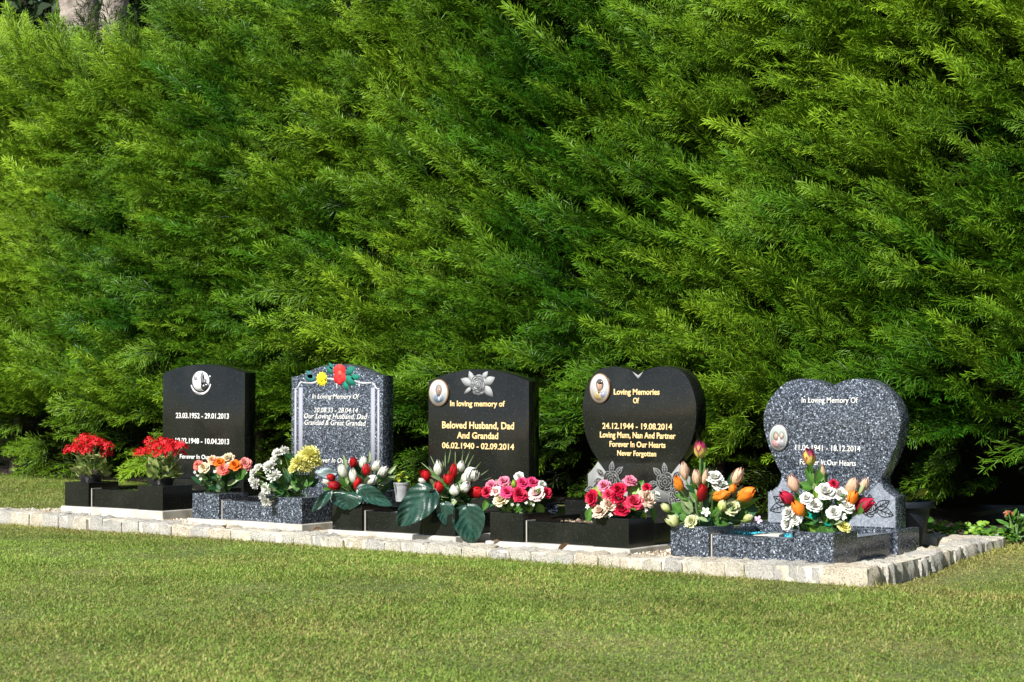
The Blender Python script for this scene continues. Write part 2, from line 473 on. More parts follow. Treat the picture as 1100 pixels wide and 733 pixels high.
# ---------------------------------------------------------------- headstones
def text_mesh(body, cx, zc, width, height, y, mat, parent, name="inscription", bold=.018, shear=0.0, label=None):
    cu = bpy.data.curves.new("txt", 'FONT')
    cu.body = body; cu.size = 1; cu.align_x = 'CENTER'; cu.offset = bold; cu.extrude = .02; cu.shear = shear
    cu.resolution_u = 3
    ob = bpy.data.objects.new("txt", cu); scene.collection.objects.link(ob)
    dg = bpy.context.evaluated_depsgraph_get(); dg.update()
    me = bpy.data.meshes.new_from_object(ob.evaluated_get(dg), depsgraph=dg)
    bpy.data.objects.remove(ob); bpy.data.curves.remove(cu)
    n = len(me.vertices); co = np.empty(n * 3, np.float32); me.vertices.foreach_get("co", co); co = co.reshape(-1, 3)
    x0, x1 = co[:, 0].min(), co[:, 0].max()
    cap = .70
    sx = width / (x1 - x0); sz = height / cap
    out = np.empty_like(co)
    out[:, 0] = cx + (co[:, 0] - (x0 + x1) / 2) * sx
    out[:, 2] = zc + (co[:, 1] - cap / 2) * sz
    out[:, 1] = y - .0012 - co[:, 2] * .05
    me.vertices.foreach_set("co", out.ravel()); me.materials.clear(); me.materials.append(mat); me.name = name
    me.update()
    o = link(bpy.data.objects.new(name, me), parent)
    if label: o['label'] = label
    return o

def ellipse(cx, cz, rx, rz, n=28):
    return [(cx + rx * math.cos(2 * math.pi * k / n), cz + rz * math.sin(2 * math.pi * k / n)) for k in range(n)]

def flat_shapes(name, shapes, y, parent, mat=None, label=None):
    """thin painted shapes (pts, colour, lift) standing 0.4 mm steps proud of the face at y"""
    V, F, C = [], {}, []
    for pts, c, lift in shapes:
        b0 = len(V); n = len(pts)
        for yy in (y - .0004 - .0004 * lift, y + .0002):
            for (px_, pz_) in pts: V.append((px_, yy, pz_)); C.append(c)
        F.setdefault(n, []).append([b0 + k for k in range(n)])
        F.setdefault(4, [])
        for k in range(n): F[4].append([b0 + k, b0 + n + k, b0 + n + (k + 1) % n, b0 + (k + 1) % n])
    o = np_obj(name, np.array(V), [np.array(f) for f in F.values()], mat or M['attr'], parent, np.array(C))
    if label: o['label'] = label
    return o

def ribbon(pts, w):
    """closed outline of a thin stroke along pts"""
    P = [Vector(p) for p in pts]; L, Rr = [], []
    for i, p in enumerate(P):
        d = (P[min(i + 1, len(P) - 1)] - P[max(i - 1, 0)]).normalized(); n = Vector((-d.y, d.x))
        ww = w * (.55 + .45 * math.sin(math.pi * (i + .5) / len(P)))
        L.append(p + n * ww / 2); Rr.append(p - n * ww / 2)
    return [tuple(q) for q in L + Rr[::-1]]

def leaf_outline(cx, cz, ang, L, W, n=7):
    out = []
    for s in (1, -1):
        rng_ = range(n + 1) if s == 1 else range(n - 1, 0, -1)
        for k in rng_:
            t = k / n; w = s * W * math.sin(math.pi * t ** .85) * .5
            out.append((cx + math.cos(ang) * L * t - math.sin(ang) * w, cz + math.sin(ang) * L * t + math.cos(ang) * w))
    return out

def rose_lines(cx, cz, r, col, seed=0, w=.0035):
    rr = random.Random(seed); sh = []
    for ring, (rad, n) in enumerate(((.22, 2), (.48, 3), (.75, 4), (1.0, 5))):
        for k in range(n):
            a0 = 2 * math.pi * k / n + rr.uniform(0, .6) + ring * .5
            pts = []
            for j in range(9):
                t = j / 8; a = a0 + t * 2 * math.pi / n * .98
                q = r * rad * (1 + .16 * math.sin(t * math.pi))
                pts.append((cx + math.cos(a) * q, cz + math.sin(a) * q * .95))
            sh.append((ribbon(pts, w), col, 1))
            if ring > 1:
                a = a0; sh.append((ribbon([(cx + math.cos(a) * r * rad, cz + math.sin(a) * r * rad * .95), (cx + math.cos(a + .25) * r * (rad - .2), cz + math.sin(a + .25) * r * (rad - .2) * .95), (cx + math.cos(a + .6) * r * (rad - .26), cz + math.sin(a + .6) * r * (rad - .26) * .95)], w), col, 1))
    return sh

def leaf_lines(cx, cz, ang, L, W, col, w=.003):
    o = leaf_outline(cx, cz, ang, L, W)
    sh = [(ribbon(o + [o[0]], w), col, 1)]
    tip = (cx + math.cos(ang) * L * .95, cz + math.sin(ang) * L * .95)
    sh.append((ribbon([(cx, cz), ((cx + tip[0]) / 2, (cz + tip[1]) / 2), tip], w), col, 1))
    for t in (.3, .5, .7):
        bx_, bz_ = cx + math.cos(ang) * L * t, cz + math.sin(ang) * L * t
        for s in (-1, 1):
            a2 = ang + s * .8
            sh.append((ribbon([(bx_, bz_), (bx_ + math.cos(a2) * W * .2, bz_ + math.sin(a2) * W * .2), (bx_ + math.cos(a2) * W * .36, bz_ + math.sin(a2) * W * .36)], w * .7), col, 1))
    return sh

HS_Y, HS_T = .51, .068
MEMS = [  # x0, width, base z, material key, plinth
    (0.0, .588, 0.0, 'black', True), (.757, .588, -.022, 'blue', True), (1.500, .588, -.035, 'black', True),
    (2.245, .588, -.042, 'black', True), (2.999, .604, -.056, 'blue', False)]
PLATE_H = [.100, .105, .110, .122, .082]
MEM_LABEL = [
    "black granite memorial with arched headstone, white dates and a round black and white emblem",
    "blue flecked granite memorial with pale columns and painted yellow and red flowers at its head",
    "black granite memorial with arched headstone, gold lettering and a silver rose above it",
    "black heart shaped memorial with gold lettering and grey rose panels at its foot",
    "blue flecked heart shaped memorial with white lettering at the right end of the row"]

def memorial(i):
    x0, w, z0, mk, plinth = MEMS[i]; mat = M[mk]
    root = thing("grave_memorial", MEM_LABEL[i], "headstone", (x0 + w / 2, .3, z0), 0, "memorials in the row")
    ox, oy = -(w / 2), -.3
    def bx_(name, a, b, c, d, e, f, m=mat, bev=.002):
        return box_obj(name, (ox + a, ox + b, oy + c, oy + d, e, f), m, root, bev)
    B = .147
    bx_("vase_block", 0, B, 0, .168, 0, .100); bx_("vase_block", w - B, w, 0, .168, 0, .100)
    bx_("kerb", B + .004, w - B - .0005, .018, .072, 0, .074)
    bx_("kerb", .016, .070, .172, .470, 0, .074); bx_("kerb", w - .070, w - .016, .172, .470, 0, .074)
    bx_("grout_joint", B + .0005, B + .0038, .0155, .070, 0, .0765, M['grout'], 0)
    bx_("grout_joint", w - .069, w - .0145, .1685, .1717, 0, .0765, M['grout'], 0)
    bx_("base_plate", 0, w, .4705, .640, 0, PLATE_H[i])
    if plinth:
        bx_("concrete_plinth", -.012, w + .012, -.012, .655, -.075, -.0005, M['concrete'], .004)
    else:
        bx_("concrete_plinth", .004, w - .004, .004, .64, -.06, -.0005, M['concrete'], .004)
    # soil or chippings inside the kerb
    n = 26
    gx_ = np.linspace(.069, w - .069, n); gy_ = np.linspace(.071, .471, n)
    A, Bq = np.meshgrid(gx_, gy_, indexing='ij')
    Z = .052 + .008 * vnoise2(A * 40, Bq * 40, 40 + i) + .008 * vnoise2(A * 11, Bq * 11, 50 + i)
    if i == 4: Z -= .006
    Vv = np.stack([A + ox, Bq + oy, Z], -1).reshape(-1, 3)
    I_ = (np.arange(n - 1)[:, None] * n + np.arange(n - 1)[None, :]).ravel()
    np_obj("soil_fill", Vv, np.stack([I_, I_ + n, I_ + n + 1, I_ + 1], 1), M['soil'], root, smooth=True)
    return root, ox, oy

def loc_pts(pts, cx, ox, z0):       # world (x,z) -> memorial local
    return [(x_ - cx, z_ - z0) for x_, z_ in pts]

YF = HS_Y - .3            # headstone face in memorial coordinates
def arch_outline(hw, zb, zs, zp, n=16):
    pts = [(-hw, zb), (hw, zb)]
    for k in range(n + 1):
        t = k / n * 2 - 1
        pts.append((-t * hw * -1 * -1 if False else hw * -t, zs + (zp - zs) * (1 - t * t)))
    return pts

# 1: black arched stone
root, ox, oy = memorial(0)
cx = .307 - (MEMS[0][0] + MEMS[0][1] / 2)
pts = [(cx + a, c) for a, c in arch_outline(.249, PLATE_H[0] + .0004, .562, .600)]
hs = prism_obj("headstone", pts, YF, YF + HS_T, M['black'], root, .002)
text_mesh("23.03.1952 - 29.01.2013", cx - .004, .376, .322, .0225, YF, M['white_paint'], hs)
text_mesh("10.02.1948 - 10.04.2013", cx - .004, .266, .326, .0225, YF, M['white_paint'], hs)
text_mesh("Forever In Our Hearts", cx - .004, .197, .270, .0185, YF, M['white_paint'], hs)
ex, ez = cx - .014, .527
K, Wt, G1, G2 = (.03, .03, .035), (.78, .78, .80), (.35, .35, .38), (.16, .16, .18)
flat_shapes("round_emblem", [(ellipse(ex, ez, .052, .044), (.55, .56, .60), 1), (ellipse(ex - .018, ez - .012, .026, .028, 18), (.85, .85, .88), 2),
    (ellipse(ex + .010, ez + .010, .012, .030, 16), G2, 3), (ellipse(ex + .024, ez - .022, .022, .018, 16), K, 3), (ellipse(ex + .026, ez + .020, .014, .016, 16), (.80, .80, .84), 3),
    (ellipse(ex - .03, ez + .018, .012, .016, 14), G1, 3), (ellipse(ex + .03, ez + .002, .006, .008, 10), G2, 4), (ellipse(ex + .018, ez - .020, .004, .004, 8), Wt, 4)], YF, hs)
arc = [(ex + .060 * math.cos(a), ez - .004 + .052 * math.sin(a)) for a in np.linspace(R(195), R(350), 22)]
flat_shapes("emblem_scroll", [(ribbon(arc, .009), Wt, 1), (ribbon([(ex + .052, ez + .018), (ex + .058, ez + .022)], .008), Wt, 1)], YF, hs)

# 2: blue granite with shouldered top
root, ox, oy = memorial(1)
z0 = MEMS[1][2]
cx = 1.074 - (MEMS[1][0] + MEMS[1][1] / 2)
top = catmull([(.249, .548 - z0, 0), (.225, .549 - z0, 0), (.185, .558 - z0, 0), (.115, .582 - z0, 0), (.05, .595 - z0, 0), (0, .597 - z0, 0), (-.05, .594 - z0, 0), (-.115, .580 - z0, 0), (-.185, .557 - z0, 0), (-.225, .547 - z0, 0), (-.249, .545 - z0, 0)], 4)
pts = [(cx - .249, PLATE_H[1] + .0004), (cx + .249, PLATE_H[1] + .0004)] + [(cx + p.x, p.y) for p in top]
hs = prism_obj("headstone", pts, YF, YF + HS_T, M['blue'], root, .002)
text_mesh("In Loving Memory Of", cx - .003, .464 - z0, .258, .020, YF, M['white_paint'], hs, shear=.22, bold=.004)
text_mesh("20.08.33 - 28.04.14", cx - .002, .407 - z0, .240, .020, YF, M['white_paint'], hs, shear=.18, bold=.002)
text_mesh("Our Loving Husband, Dad", cx - .004, .382 - z0, .345, .021, YF, M['white_paint'], hs, shear=.22, bold=.004)
text_mesh("Grandad & Great Grandad", cx - .006, .355 - z0, .335, .021, YF, M['white_paint'], hs, shear=.22, bold=.004)
text_mesh("Forever In Our Hearts", cx + .01, .200 - z0, .280, .020, YF, M['white_paint'], hs, shear=.22, bold=.004)
BP = (.32, .33, .37)
def rect(a, b, c, d): return [(a, c), (b, c), (b, d), (a, d)]
for s in (-1, 1):
    flat_shapes("painted_column", [(rect(cx + s * .197 - .011, cx + s * .197 + .011, .13, .500 - z0), (.27, .28, .33), 1)], YF, hs, M['attr_matt'])
    flat_shapes("painted_column", [(rect(cx + s * .226 - .005, cx + s * .226 + .005, .13, .492 - z0), BP, 1)], YF, hs, M['attr_matt'])
zt = .515 - z0
lines = [[(-.230, zt - .022), (-.215, zt - .018), (-.200, zt + .004), (-.185, zt + .008)], [(-.19, zt + .006), (-.15, zt + .002), (-.11, zt + .008), (-.085, zt + .020)],
         [(-.06, zt + .022), (-.02, zt + .020), (0, zt + .008), (.003, zt - .022)], [(.10, zt + .014), (.12, zt + .006), (.16, zt + .003), (.195, zt + .006)], [(.190, zt + .008), (.205, zt - .004), (.215, zt - .018), (.232, zt - .020)],
         [(-.068, zt + .002), (-.066, zt - .006), (-.064, zt - .012)], [(.122, zt + .004), (.124, zt - .004), (.124, zt - .012)]]
flat_shapes("painted_border", [(ribbon([tuple(p.xy) for p in catmull([(cx + a, c, 0) for a, c in l], 5)], .0075), (.46, .47, .50), 2) for l in lines], YF, hs, M['attr_matt'])
def petal_ring(px_, pz_, r, n, col, inner, lift):
    out = [(leaf_outline(px_, pz_, 2 * math.pi * k / n, r, r * .62), col, lift + (k % 3) * .5) for k in range(n)]
    out.append((ellipse(px_, pz_, r * .35, r * .35, 12), inner, lift + 2)); return out
flat_shapes("painted_flower", petal_ring(cx - .079, .535 - z0, .032, 13, (.85, .72, .02), (.75, .50, .01), 2), YF, hs, M['attr_matt'], "yellow painted flower")
rp = []
for k, (a, c, r_, cc) in enumerate(((0, 0, .030, (.62, .02, .02)), (-.014, .014, .022, (.75, .03, .03)), (.012, .016, .022, (.68, .02, .02)), (.015, -.014, .022, (.72, .03, .03)), (-.012, -.016, .022, (.60, .02, .02)), (0, .026, .016, (.78, .05, .04)), (0, -.03, .014, (.66, .02, .02)), (.002, .004, .012, (.80, .10, .07)))):
    rp.append((ellipse(cx + .018 + a, .555 - z0 + c, r_ * .9, r_, 14), cc, 2 + k * .5))
flat_shapes("painted_flower", rp, YF, hs, M['attr_matt'], "red painted rose")
gl = [(leaf_outline(cx + a, c - z0, ang, L, L * .55), g, 1) for a, c, ang, L, g in ((.045, .545, -.5, .07, (.01, .16, .11)), (.05, .555, .5, .06, (.01, .14, .10)), (.04, .53, -1.1, .05, (.01, .18, .12)), (-.015, .56, 2.6, .05, (.012, .13, .10)), (-.02, .575, 2.2, .035, (.01, .15, .10)), (-.115, .535, 3.0, .06, (.03, .14, .14)), (-.13, .54, 2.5, .05, (.03, .12, .12)), (.08, .54, .1, .05, (.01, .16, .11)))]
flat_shapes("painted_leaves", gl, YF, hs, M['attr_matt'])

# 3: black arched stone with gold letters
def portrait(parent, ex, ez, rx, rz, y, rim, bgc, kind):
    p = prism_obj("portrait_plaque", ellipse(ex, ez, rx, rz), y - .007, y - .0005, M[rim], parent, .0015)
    S = [(ellipse(ex, ez, rx * .90, rz * .92), (.54, .52, .50), 0), (ellipse(ex, ez, rx * .80, rz * .84), bgc, 1)]
    def e(a, c, r1, r2, col, l): S.append((ellipse(ex + a * rx, ez + c * rz, r1 * rx, r2 * rz, 18), col, l))
    if kind == 'man':
        e(.06, -.42, .50, .32, (.15, .20, .28), 2); e(.20, -.34, .26, .26, (.22, .27, .33), 3); e(.06, .22, .33, .40, (.20, .19, .18), 2); e(.05, .10, .26, .34, (.30, .22, .18), 4); e(.04, -.18, .15, .14, (.26, .19, .16), 3)
        e(.14, .12, .10, .26, (.24, .17, .14), 4.5); e(.10, -.45, .10, .18, (.42, .42, .43), 5)
    elif kind == 'lady':
        e(-.06, -.48, .48, .32, (.40, .29, .13), 2); e(.34, -.40, .22, .22, (.24, .27, .42), 3); e(.04, .24, .38, .40, (.10, .085, .08), 2); e(.00, .14, .28, .34, (.40, .27, .20), 4); e(-.02, -.18, .16, .18, (.38, .26, .19), 3); e(.10, .40, .28, .14, (.09, .075, .07), 5)
        e(.12, .12, .10, .26, (.34, .22, .16), 5); e(-.18, -.36, .14, .16, (.50, .42, .28), 3)
    else:
        e(-.20, -.42, .46, .34, (.38, .22, .22), 2); e(.34, -.38, .36, .34, (.26, .25, .27), 3); e(-.24, .14, .30, .34, (.20, .17, .15), 3); e(-.22, .06, .22, .26, (.36, .25, .20), 5); e(.36, .20, .28, .30, (.22, .25, .22), 4); e(.34, .12, .21, .24, (.38, .29, .25), 6)
        e(.1, -.2, .12, .3, (.50, .48, .46), 3.5)
    ph = flat_shapes("portrait_photo", S, y - .0075, p)
    return p
root, ox, oy = memorial(2)
z0 = MEMS[2][2]; cx = 1.805 - (MEMS[2][0] + MEMS[2][1] / 2)
pts = [(cx + a, c) for a, c in arch_outline(.246, PLATE_H[2] + .0004, .525 - z0, .574 - z0)]
hs = prism_obj("headstone", pts, YF, YF + HS_T, M['black'], root, .002)
text_mesh("In loving memory of", cx - .001, .439 - z0, .268, .0215, YF, M['gold'], hs, bold=.022)
text_mesh("Beloved Husband, Dad", cx + .001, .354 - z0, .352, .0265, YF, M['gold'], hs, bold=.022)
text_mesh("And Grandad", cx, .314 - z0, .202, .0245, YF, M['gold'], hs, bold=.022)
text_mesh("06.02.1940 - 02.09.2014", cx + .001, .273 - z0, .352, .0225, YF, M['gold'], hs, bold=.018)
portrait(hs, cx - .190, .481 - z0, .050, .054, YF, 'rim', (.46, .45, .45), 'man')
rx_, rz_ = cx + .002, .516 - z0
SV = (.28, .29, .30); SV2 = (.19, .20, .21)
sh = [(leaf_outline(rx_ - .028, rz_ - .004, 2.75, .062, .034), SV, 1), (leaf_outline(rx_ - .026, rz_ + .008, 1.95, .046, .026), SV, 1.5), (leaf_outline(rx_ - .03, rz_ - .012, 3.75, .048, .016), SV, 1),
      (leaf_outline(rx_ + .030, rz_ + .0, .45, .058, .034), SV, 1), (leaf_outline(rx_ + .028, rz_ - .008, -.75, .062, .034), SV, 1.5), (leaf_outline(rx_ + .02, rz_ + .02, .8, .04, .022), SV, 1)]
for k in range(6):
    a = k * math.pi / 3 + .3
    sh.append((ellipse(rx_ + .022 * math.cos(a), rz_ + .020 * math.sin(a), .020, .018, 14), (SV, SV2)[k % 2], 2 + k * .4))
for k in range(3):
    a = k * 2.1 + .8; sh.append((ellipse(rx_ + .008 * math.cos(a), rz_ + .008 * math.sin(a), .012, .011, 12), (SV2, SV, SV2)[k], 5 + k * .4))
for k in range(3):
    sh.append((ellipse(rx_ - .012 + .014 * k, rz_ - .030 - .004 * (k == 1), .013, .012, 12), (SV, SV2, SV)[k], 2 + k * .3))
sh += rose_lines(rx_, rz_, .030, (.10, .10, .11), 4, .0018)
sh = [(p, c, l if c[0] > .12 else 9) for p, c, l in sh]
flat_shapes("etched_rose", sh, YF, hs, M['attr_matt'])

# 4: black heart
root, ox, oy = memorial(3)
z0 = MEMS[3][2]; cx = 2.547 - (MEMS[3][0] + MEMS[3][1] / 2)
def heart(side):
    return [(0, .552), (.018 * side, .561), (.055 * side, .574), (.12 * side, .581), (.18 * side, .566), (.222 * side, .522), (.246 * side, .455), (.248 * side, .395), (.236 * side, .330), (.212 * side, .275), (.178 * side, .230)]
zb = PLATE_H[3] + .0004
rt = catmull([(a, c - z0, 0) for a, c in heart(1)], 5)[1:]
lf = catmull([(a, c - z0, 0) for a, c in heart(-1)], 5)[1:]
wing = lambda s: [(.192 * s, .212 - z0), (.208 * s, .194 - z0), (.228 * s, .180 - z0)]
pts = [(-.228, zb), (.228, zb)] + wing(1)[::-1] + [(p.x, p.y) for p in rt[::-1]] + [(0, .552 - z0)] + [(p.x, p.y) for p in lf] + wing(-1)
pts = [(cx + a, c) for a, c in pts]
hs = prism_obj("headstone", pts, YF, YF + .072, M['black'], root, .002)
flat_shapes("notch_chip", [([(cx - .024, .5535 - z0 + .008), (cx + .001, .5535 - z0 - .020), (cx + .022, .5535 - z0 + .008), (cx + .012, .551 - z0 + .004), (cx, .5475 - z0), (cx - .012, .551 - z0 + .004)], (.24, .25, .25), 1)], YF, hs, M['attr_matt'])
for s in (-1, 1):
    o_ = [(.223 * s, zb + .004), (.223 * s, .178 - z0), (.206 * s, .192 - z0), (.192 * s, .208 - z0), (.178 * s, .226 - z0), (.165 * s, .213 - z0), (.140 * s, .184 - z0), (.105 * s, .155 - z0), (.060 * s, .125 - z0), (.02 * s, .100 - z0), (.02 * s, zb + .004)]
    o_ = [(cx + a, c) for a, c in o_]
    if s == -1: o_ = o_[::-1]
    flat_shapes("etched_panel", [(o_, (.23, .235, .23), 0)], YF, hs, M['attr_matt'])
    D = (.020, .021, .02); Lt = (.22, .225, .22)
    fx, fz = cx + .118 * s, .158 - z0
    sh = [(ellipse(fx, fz, .034, .033, 20), D, 4), (ellipse(fx + .05 * s, fz - .04, .030, .030, 18), D, 4)]
    for a, c, ang, L in ((.0, .028, 1.7, .042), (-.02, .022, 2.4, .042), (.032, .016, .6, .042), (.04, .0, -.2, .04), (-.036, -.005, 3.3, .038), (.075, -.03, -.3, .045), (.02, -.05, -1.2, .045)):
        an = ang if s == 1 else math.pi - ang
        sh.append((leaf_outline(fx + a * s, fz + c, an, L, L * .5), D, 3)); sh += [(p, Lt, 6) for p, _, _ in leaf_lines(fx + a * s, fz + c, an, L, L * .5, Lt, .0024)]
    sh += [(p, Lt, 6) for p, _, _ in rose_lines(fx, fz, .033, D, 5 + s, .0022)] + [(p, Lt, 6) for p, _, _ in rose_lines(fx + .05 * s, fz - .04, .029, D, 9 + s, .0028)]
    flat_shapes("etched_roses", sh, YF - .0004, hs, M['attr_matt'])
text_mesh("Loving Memories", cx - .006, .487 - z0, .200, .021, YF, M['gold'], hs, bold=.022)
text_mesh("Of", cx - .008, .455 - z0, .026, .020, YF, M['gold'], hs, bold=.022)
text_mesh("24.12.1944 - 19.08.2014", cx - .005, .360 - z0, .304, .0215, YF, M['gold'], hs, bold=.018)
text_mesh("Loving Mum, Nan And Partner", cx - .003, .327 - z0, .330, .0215, YF, M['gold'], hs, bold=.022)
text_mesh("Forever In Our Hearts", cx - .003, .293 - z0, .244, .0205, YF, M['gold'], hs, bold=.022)
text_mesh("Never Forgotten", cx - .006, .260 - z0, .170, .019, YF, M['gold'], hs, bold=.022)
portrait(hs, cx - .166, .500 - z0, .046, .056, YF, 'rim', (.48, .47, .46), 'lady')

# 5: blue heart
root, ox, oy = memorial(4)
z0 = MEMS[4][2]; cx = 3.333 - (MEMS[4][0] + MEMS[4][1] / 2)
zb = PLATE_H[4] + .0004
def heart5(s):
    return [(0, .505), (.016 * s, .512), (.05 * s, .527), (.11 * s, .535), (.17 * s, .522), (.225 * s, .478), (.256 * s, .425), (.262 * s, .375), (.250 * s, .320), (.226 * s, .262), (.200 * s, .215), (.190 * s, .198)]
rt = catmull([(a, c - z0, 0) for a, c in heart5(1)], 5)[1:]
lf = catmull([(a, c - z0, 0) for a, c in heart5(-1)], 5)[1:]
scoop = lambda s: [(.194 * s, .178 - z0), (.206 * s, .158 - z0), (.224 * s, .144 - z0), (.246 * s, .137 - z0)]
pts = [(-.246, zb), (.246, zb)] + scoop(1)[::-1] + [(p.x, p.y) for p in rt[::-1]] + [(0, .505 - z0)] + [(p.x, p.y) for p in lf] + scoop(-1)
hs = prism_obj("headstone", [(cx + a, c) for a, c in pts], YF, YF + .075, M['blue'], root, .002)
o_ = [(-.243, zb + .004), (.243, zb + .004), (.243, .134 - z0), (.222, .141 - z0), (.203, .156 - z0), (.190, .178 - z0), (.180, .180 - z0), (.12, .120 - z0), (.06, .090 - z0), (0, .078 - z0), (-.06, .090 - z0), (-.12, .120 - z0), (-.180, .180 - z0), (-.190, .178 - z0), (-.203, .156 - z0), (-.222, .141 - z0), (-.243, .134 - z0)]
pp = prism_obj("etched_panel", [(cx + a, c) for a, c in o_], YF - .0012, YF - .0002, M['etched_blue'], hs)
D = (.02, .024, .03)
for s in (-1, 1):
    fx, fz = cx + .15 * s, .092 - z0
    sh = rose_lines(fx, fz, .026, D, 30 + s, .0035)
    for a, ang, L in ((.02, .5, .06), (.02, -.3, .07), (-.02, 2.5, .05), (0, 1.6, .05), (-.02, 3.4, .05)):
        sh += leaf_lines(fx + a * s, fz, ang if s == 1 else math.pi - ang, L, L * .5, D, .0035)
    flat_shapes("etched_roses", sh, YF - .0014, hs, M['attr_matt'])
text_mesh("In Loving Memory Of", cx - .002, .461 - z0, .215, .0195, YF, M['white_paint'], hs, bold=.006)
text_mesh("11.06.1941 - 18.12.2014", cx - .010, .295 - z0, .250, .0195, YF, M['white_paint'], hs, bold=.006)
text_mesh("Forever In Our Hearts", cx - .010, .245 - z0, .215, .0185, YF, M['white_paint'], hs, bold=.006)
portrait(hs, cx - .199, .328 - z0, .038, .047, YF, 'steel_rim', (.30, .36, .32), 'pair')

# ---------------------------------------------------------------- hedge
def frond_proto(seed, L=1.0, pairs=11, spread=1.0, fine=True):
    """flat feathery spray along +x, plane xy, length about 1; returns tri verts (n*3,3) and tip factor"""
    r_ = np.random.default_rng(seed); T = []; tf = []
    def axis(t): return np.array([t * L, .03 * math.sin(t * 3 + seed), -.16 * t * t])
    def strand(p, d, ln, w, t0, t1):
        d = d / np.linalg.norm(d)
        side = np.cross(d, np.array([r_.normal() * .5, r_.normal() * .5, 1.0])); side /= np.linalg.norm(side)
        q = p + d * ln + np.array([0, 0, -.05 * ln + r_.normal() * .03 * ln])
        mid = p + d * ln * .45
        T.extend([p, mid + side * w * .5, mid - side * w * .5, mid + side * w * .5, q, mid - side * w * .5]); tf.extend([t0, (t0 + t1) / 2, (t0 + t1) / 2, (t0 + t1) / 2, t1, (t0 + t1) / 2])
    ts = np.linspace(.0, 1, 6)
    for a, b_ in zip(ts[:-1], ts[1:]):
        strand(axis(a), axis(b_) - axis(a), (b_ - a) * L * 1.15, .020, a * .5, b_ * .6)
    for k in range(pairs):
        for s in (-1, 1):
            t = (k + .5 + .3 * s + r_.normal() * .1) / pairs * .97
            p = axis(t); ang = s * (R(42) + r_.normal() * .12) * spread
            ln = L * (.46 * (1 - t) ** .75 + .09) * r_.uniform(.75, 1.15) * spread
            d = np.array([math.cos(ang), math.sin(ang), r_.normal() * .22])
            strand(p, d, ln, .0160, t * .5, .75 + t * .2)
            m_ = max(2, int(ln * 13))
            for j in range(m_):
                u_ = (j + .6) / (m_ + .4)
                for s2 in (-1, 1):
                    a2 = ang + s2 * (R(29) + r_.normal() * .15)
                    l2 = (ln * .46 * (1 - u_) + .075) * r_.uniform(.7, 1.25)
                    strand(p + d * ln * u_, np.array([math.cos(a2), math.sin(a2), r_.normal() * .3]), l2, .0145, .35 + t * .3, .85)
    return np.array(T, np.float32), np.array(tf, np.float32)

PROTOS = [frond_proto(s, pairs=10 + s % 3) for s in range(6)]
PLUMES = [frond_proto(50 + s, pairs=19, spread=.60) for s in range(3)]

def hedge_y(x, z):
    a_, b_ = x * .88 + z * .47, z * .88 - x * .47      # clumps lie along the sweep of the branches
    y = 1.13 + .04 * z + .035 * vnoise2(x * 1.3, z * 1.5, 21) + .032 * vnoise2(a_ * 2.8 + 40, b_ * 5.5 + 40, 22) + .075 * vnoise2(a_ * 5.5 + 70, b_ * 12 + 70, 23)
    low = np.clip((.46 - z) / .46, 0, 1)
    y += .36 * low ** 1.4
    y += .34 * np.exp(-((x - 3.45) / .38) ** 2) * np.clip((.52 - z) / .45, 0, 1)
    y += .35 * np.clip((z - 2.30) / .3, 0, 1) ** 2
    return y

def basis(d, roll, upv):
    d = d / np.linalg.norm(d, axis=1, keepdims=True)
    n = upv - d * np.sum(upv * d, 1, keepdims=True); n /= np.linalg.norm(n, axis=1, keepdims=True)
    s = np.cross(n, d)
    c, si = np.cos(roll)[:, None], np.sin(roll)[:, None]
    return d, s * c + n * si, n * c - s * si

def scatter(protos, pos, d, roll, scale, tint, tipcol, upv):
    Vs, Cs = [], []
    a, b_, c = basis(d, roll, upv)
    which = rng.integers(0, len(protos), len(pos))
    for k, (PV, tf) in enumerate(protos):
        m_ = np.where(which == k)[0]
        if not len(m_): continue
        sc = scale[m_][:, None, None]
        W = (PV[None, :, 0:1] * a[m_][:, None, :] + PV[None, :, 1:2] * b_[m_][:, None, :] + PV[None, :, 2:3] * c[m_][:, None, :]) * sc + pos[m_][:, None, :]
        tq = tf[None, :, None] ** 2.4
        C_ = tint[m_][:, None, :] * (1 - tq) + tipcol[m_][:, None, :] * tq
        Vs.append(W.reshape(-1, 3)); Cs.append(C_.reshape(-1, 3))
    return np.concatenate(Vs).astype(np.float32), np.concatenate(Cs).astype(np.float32)

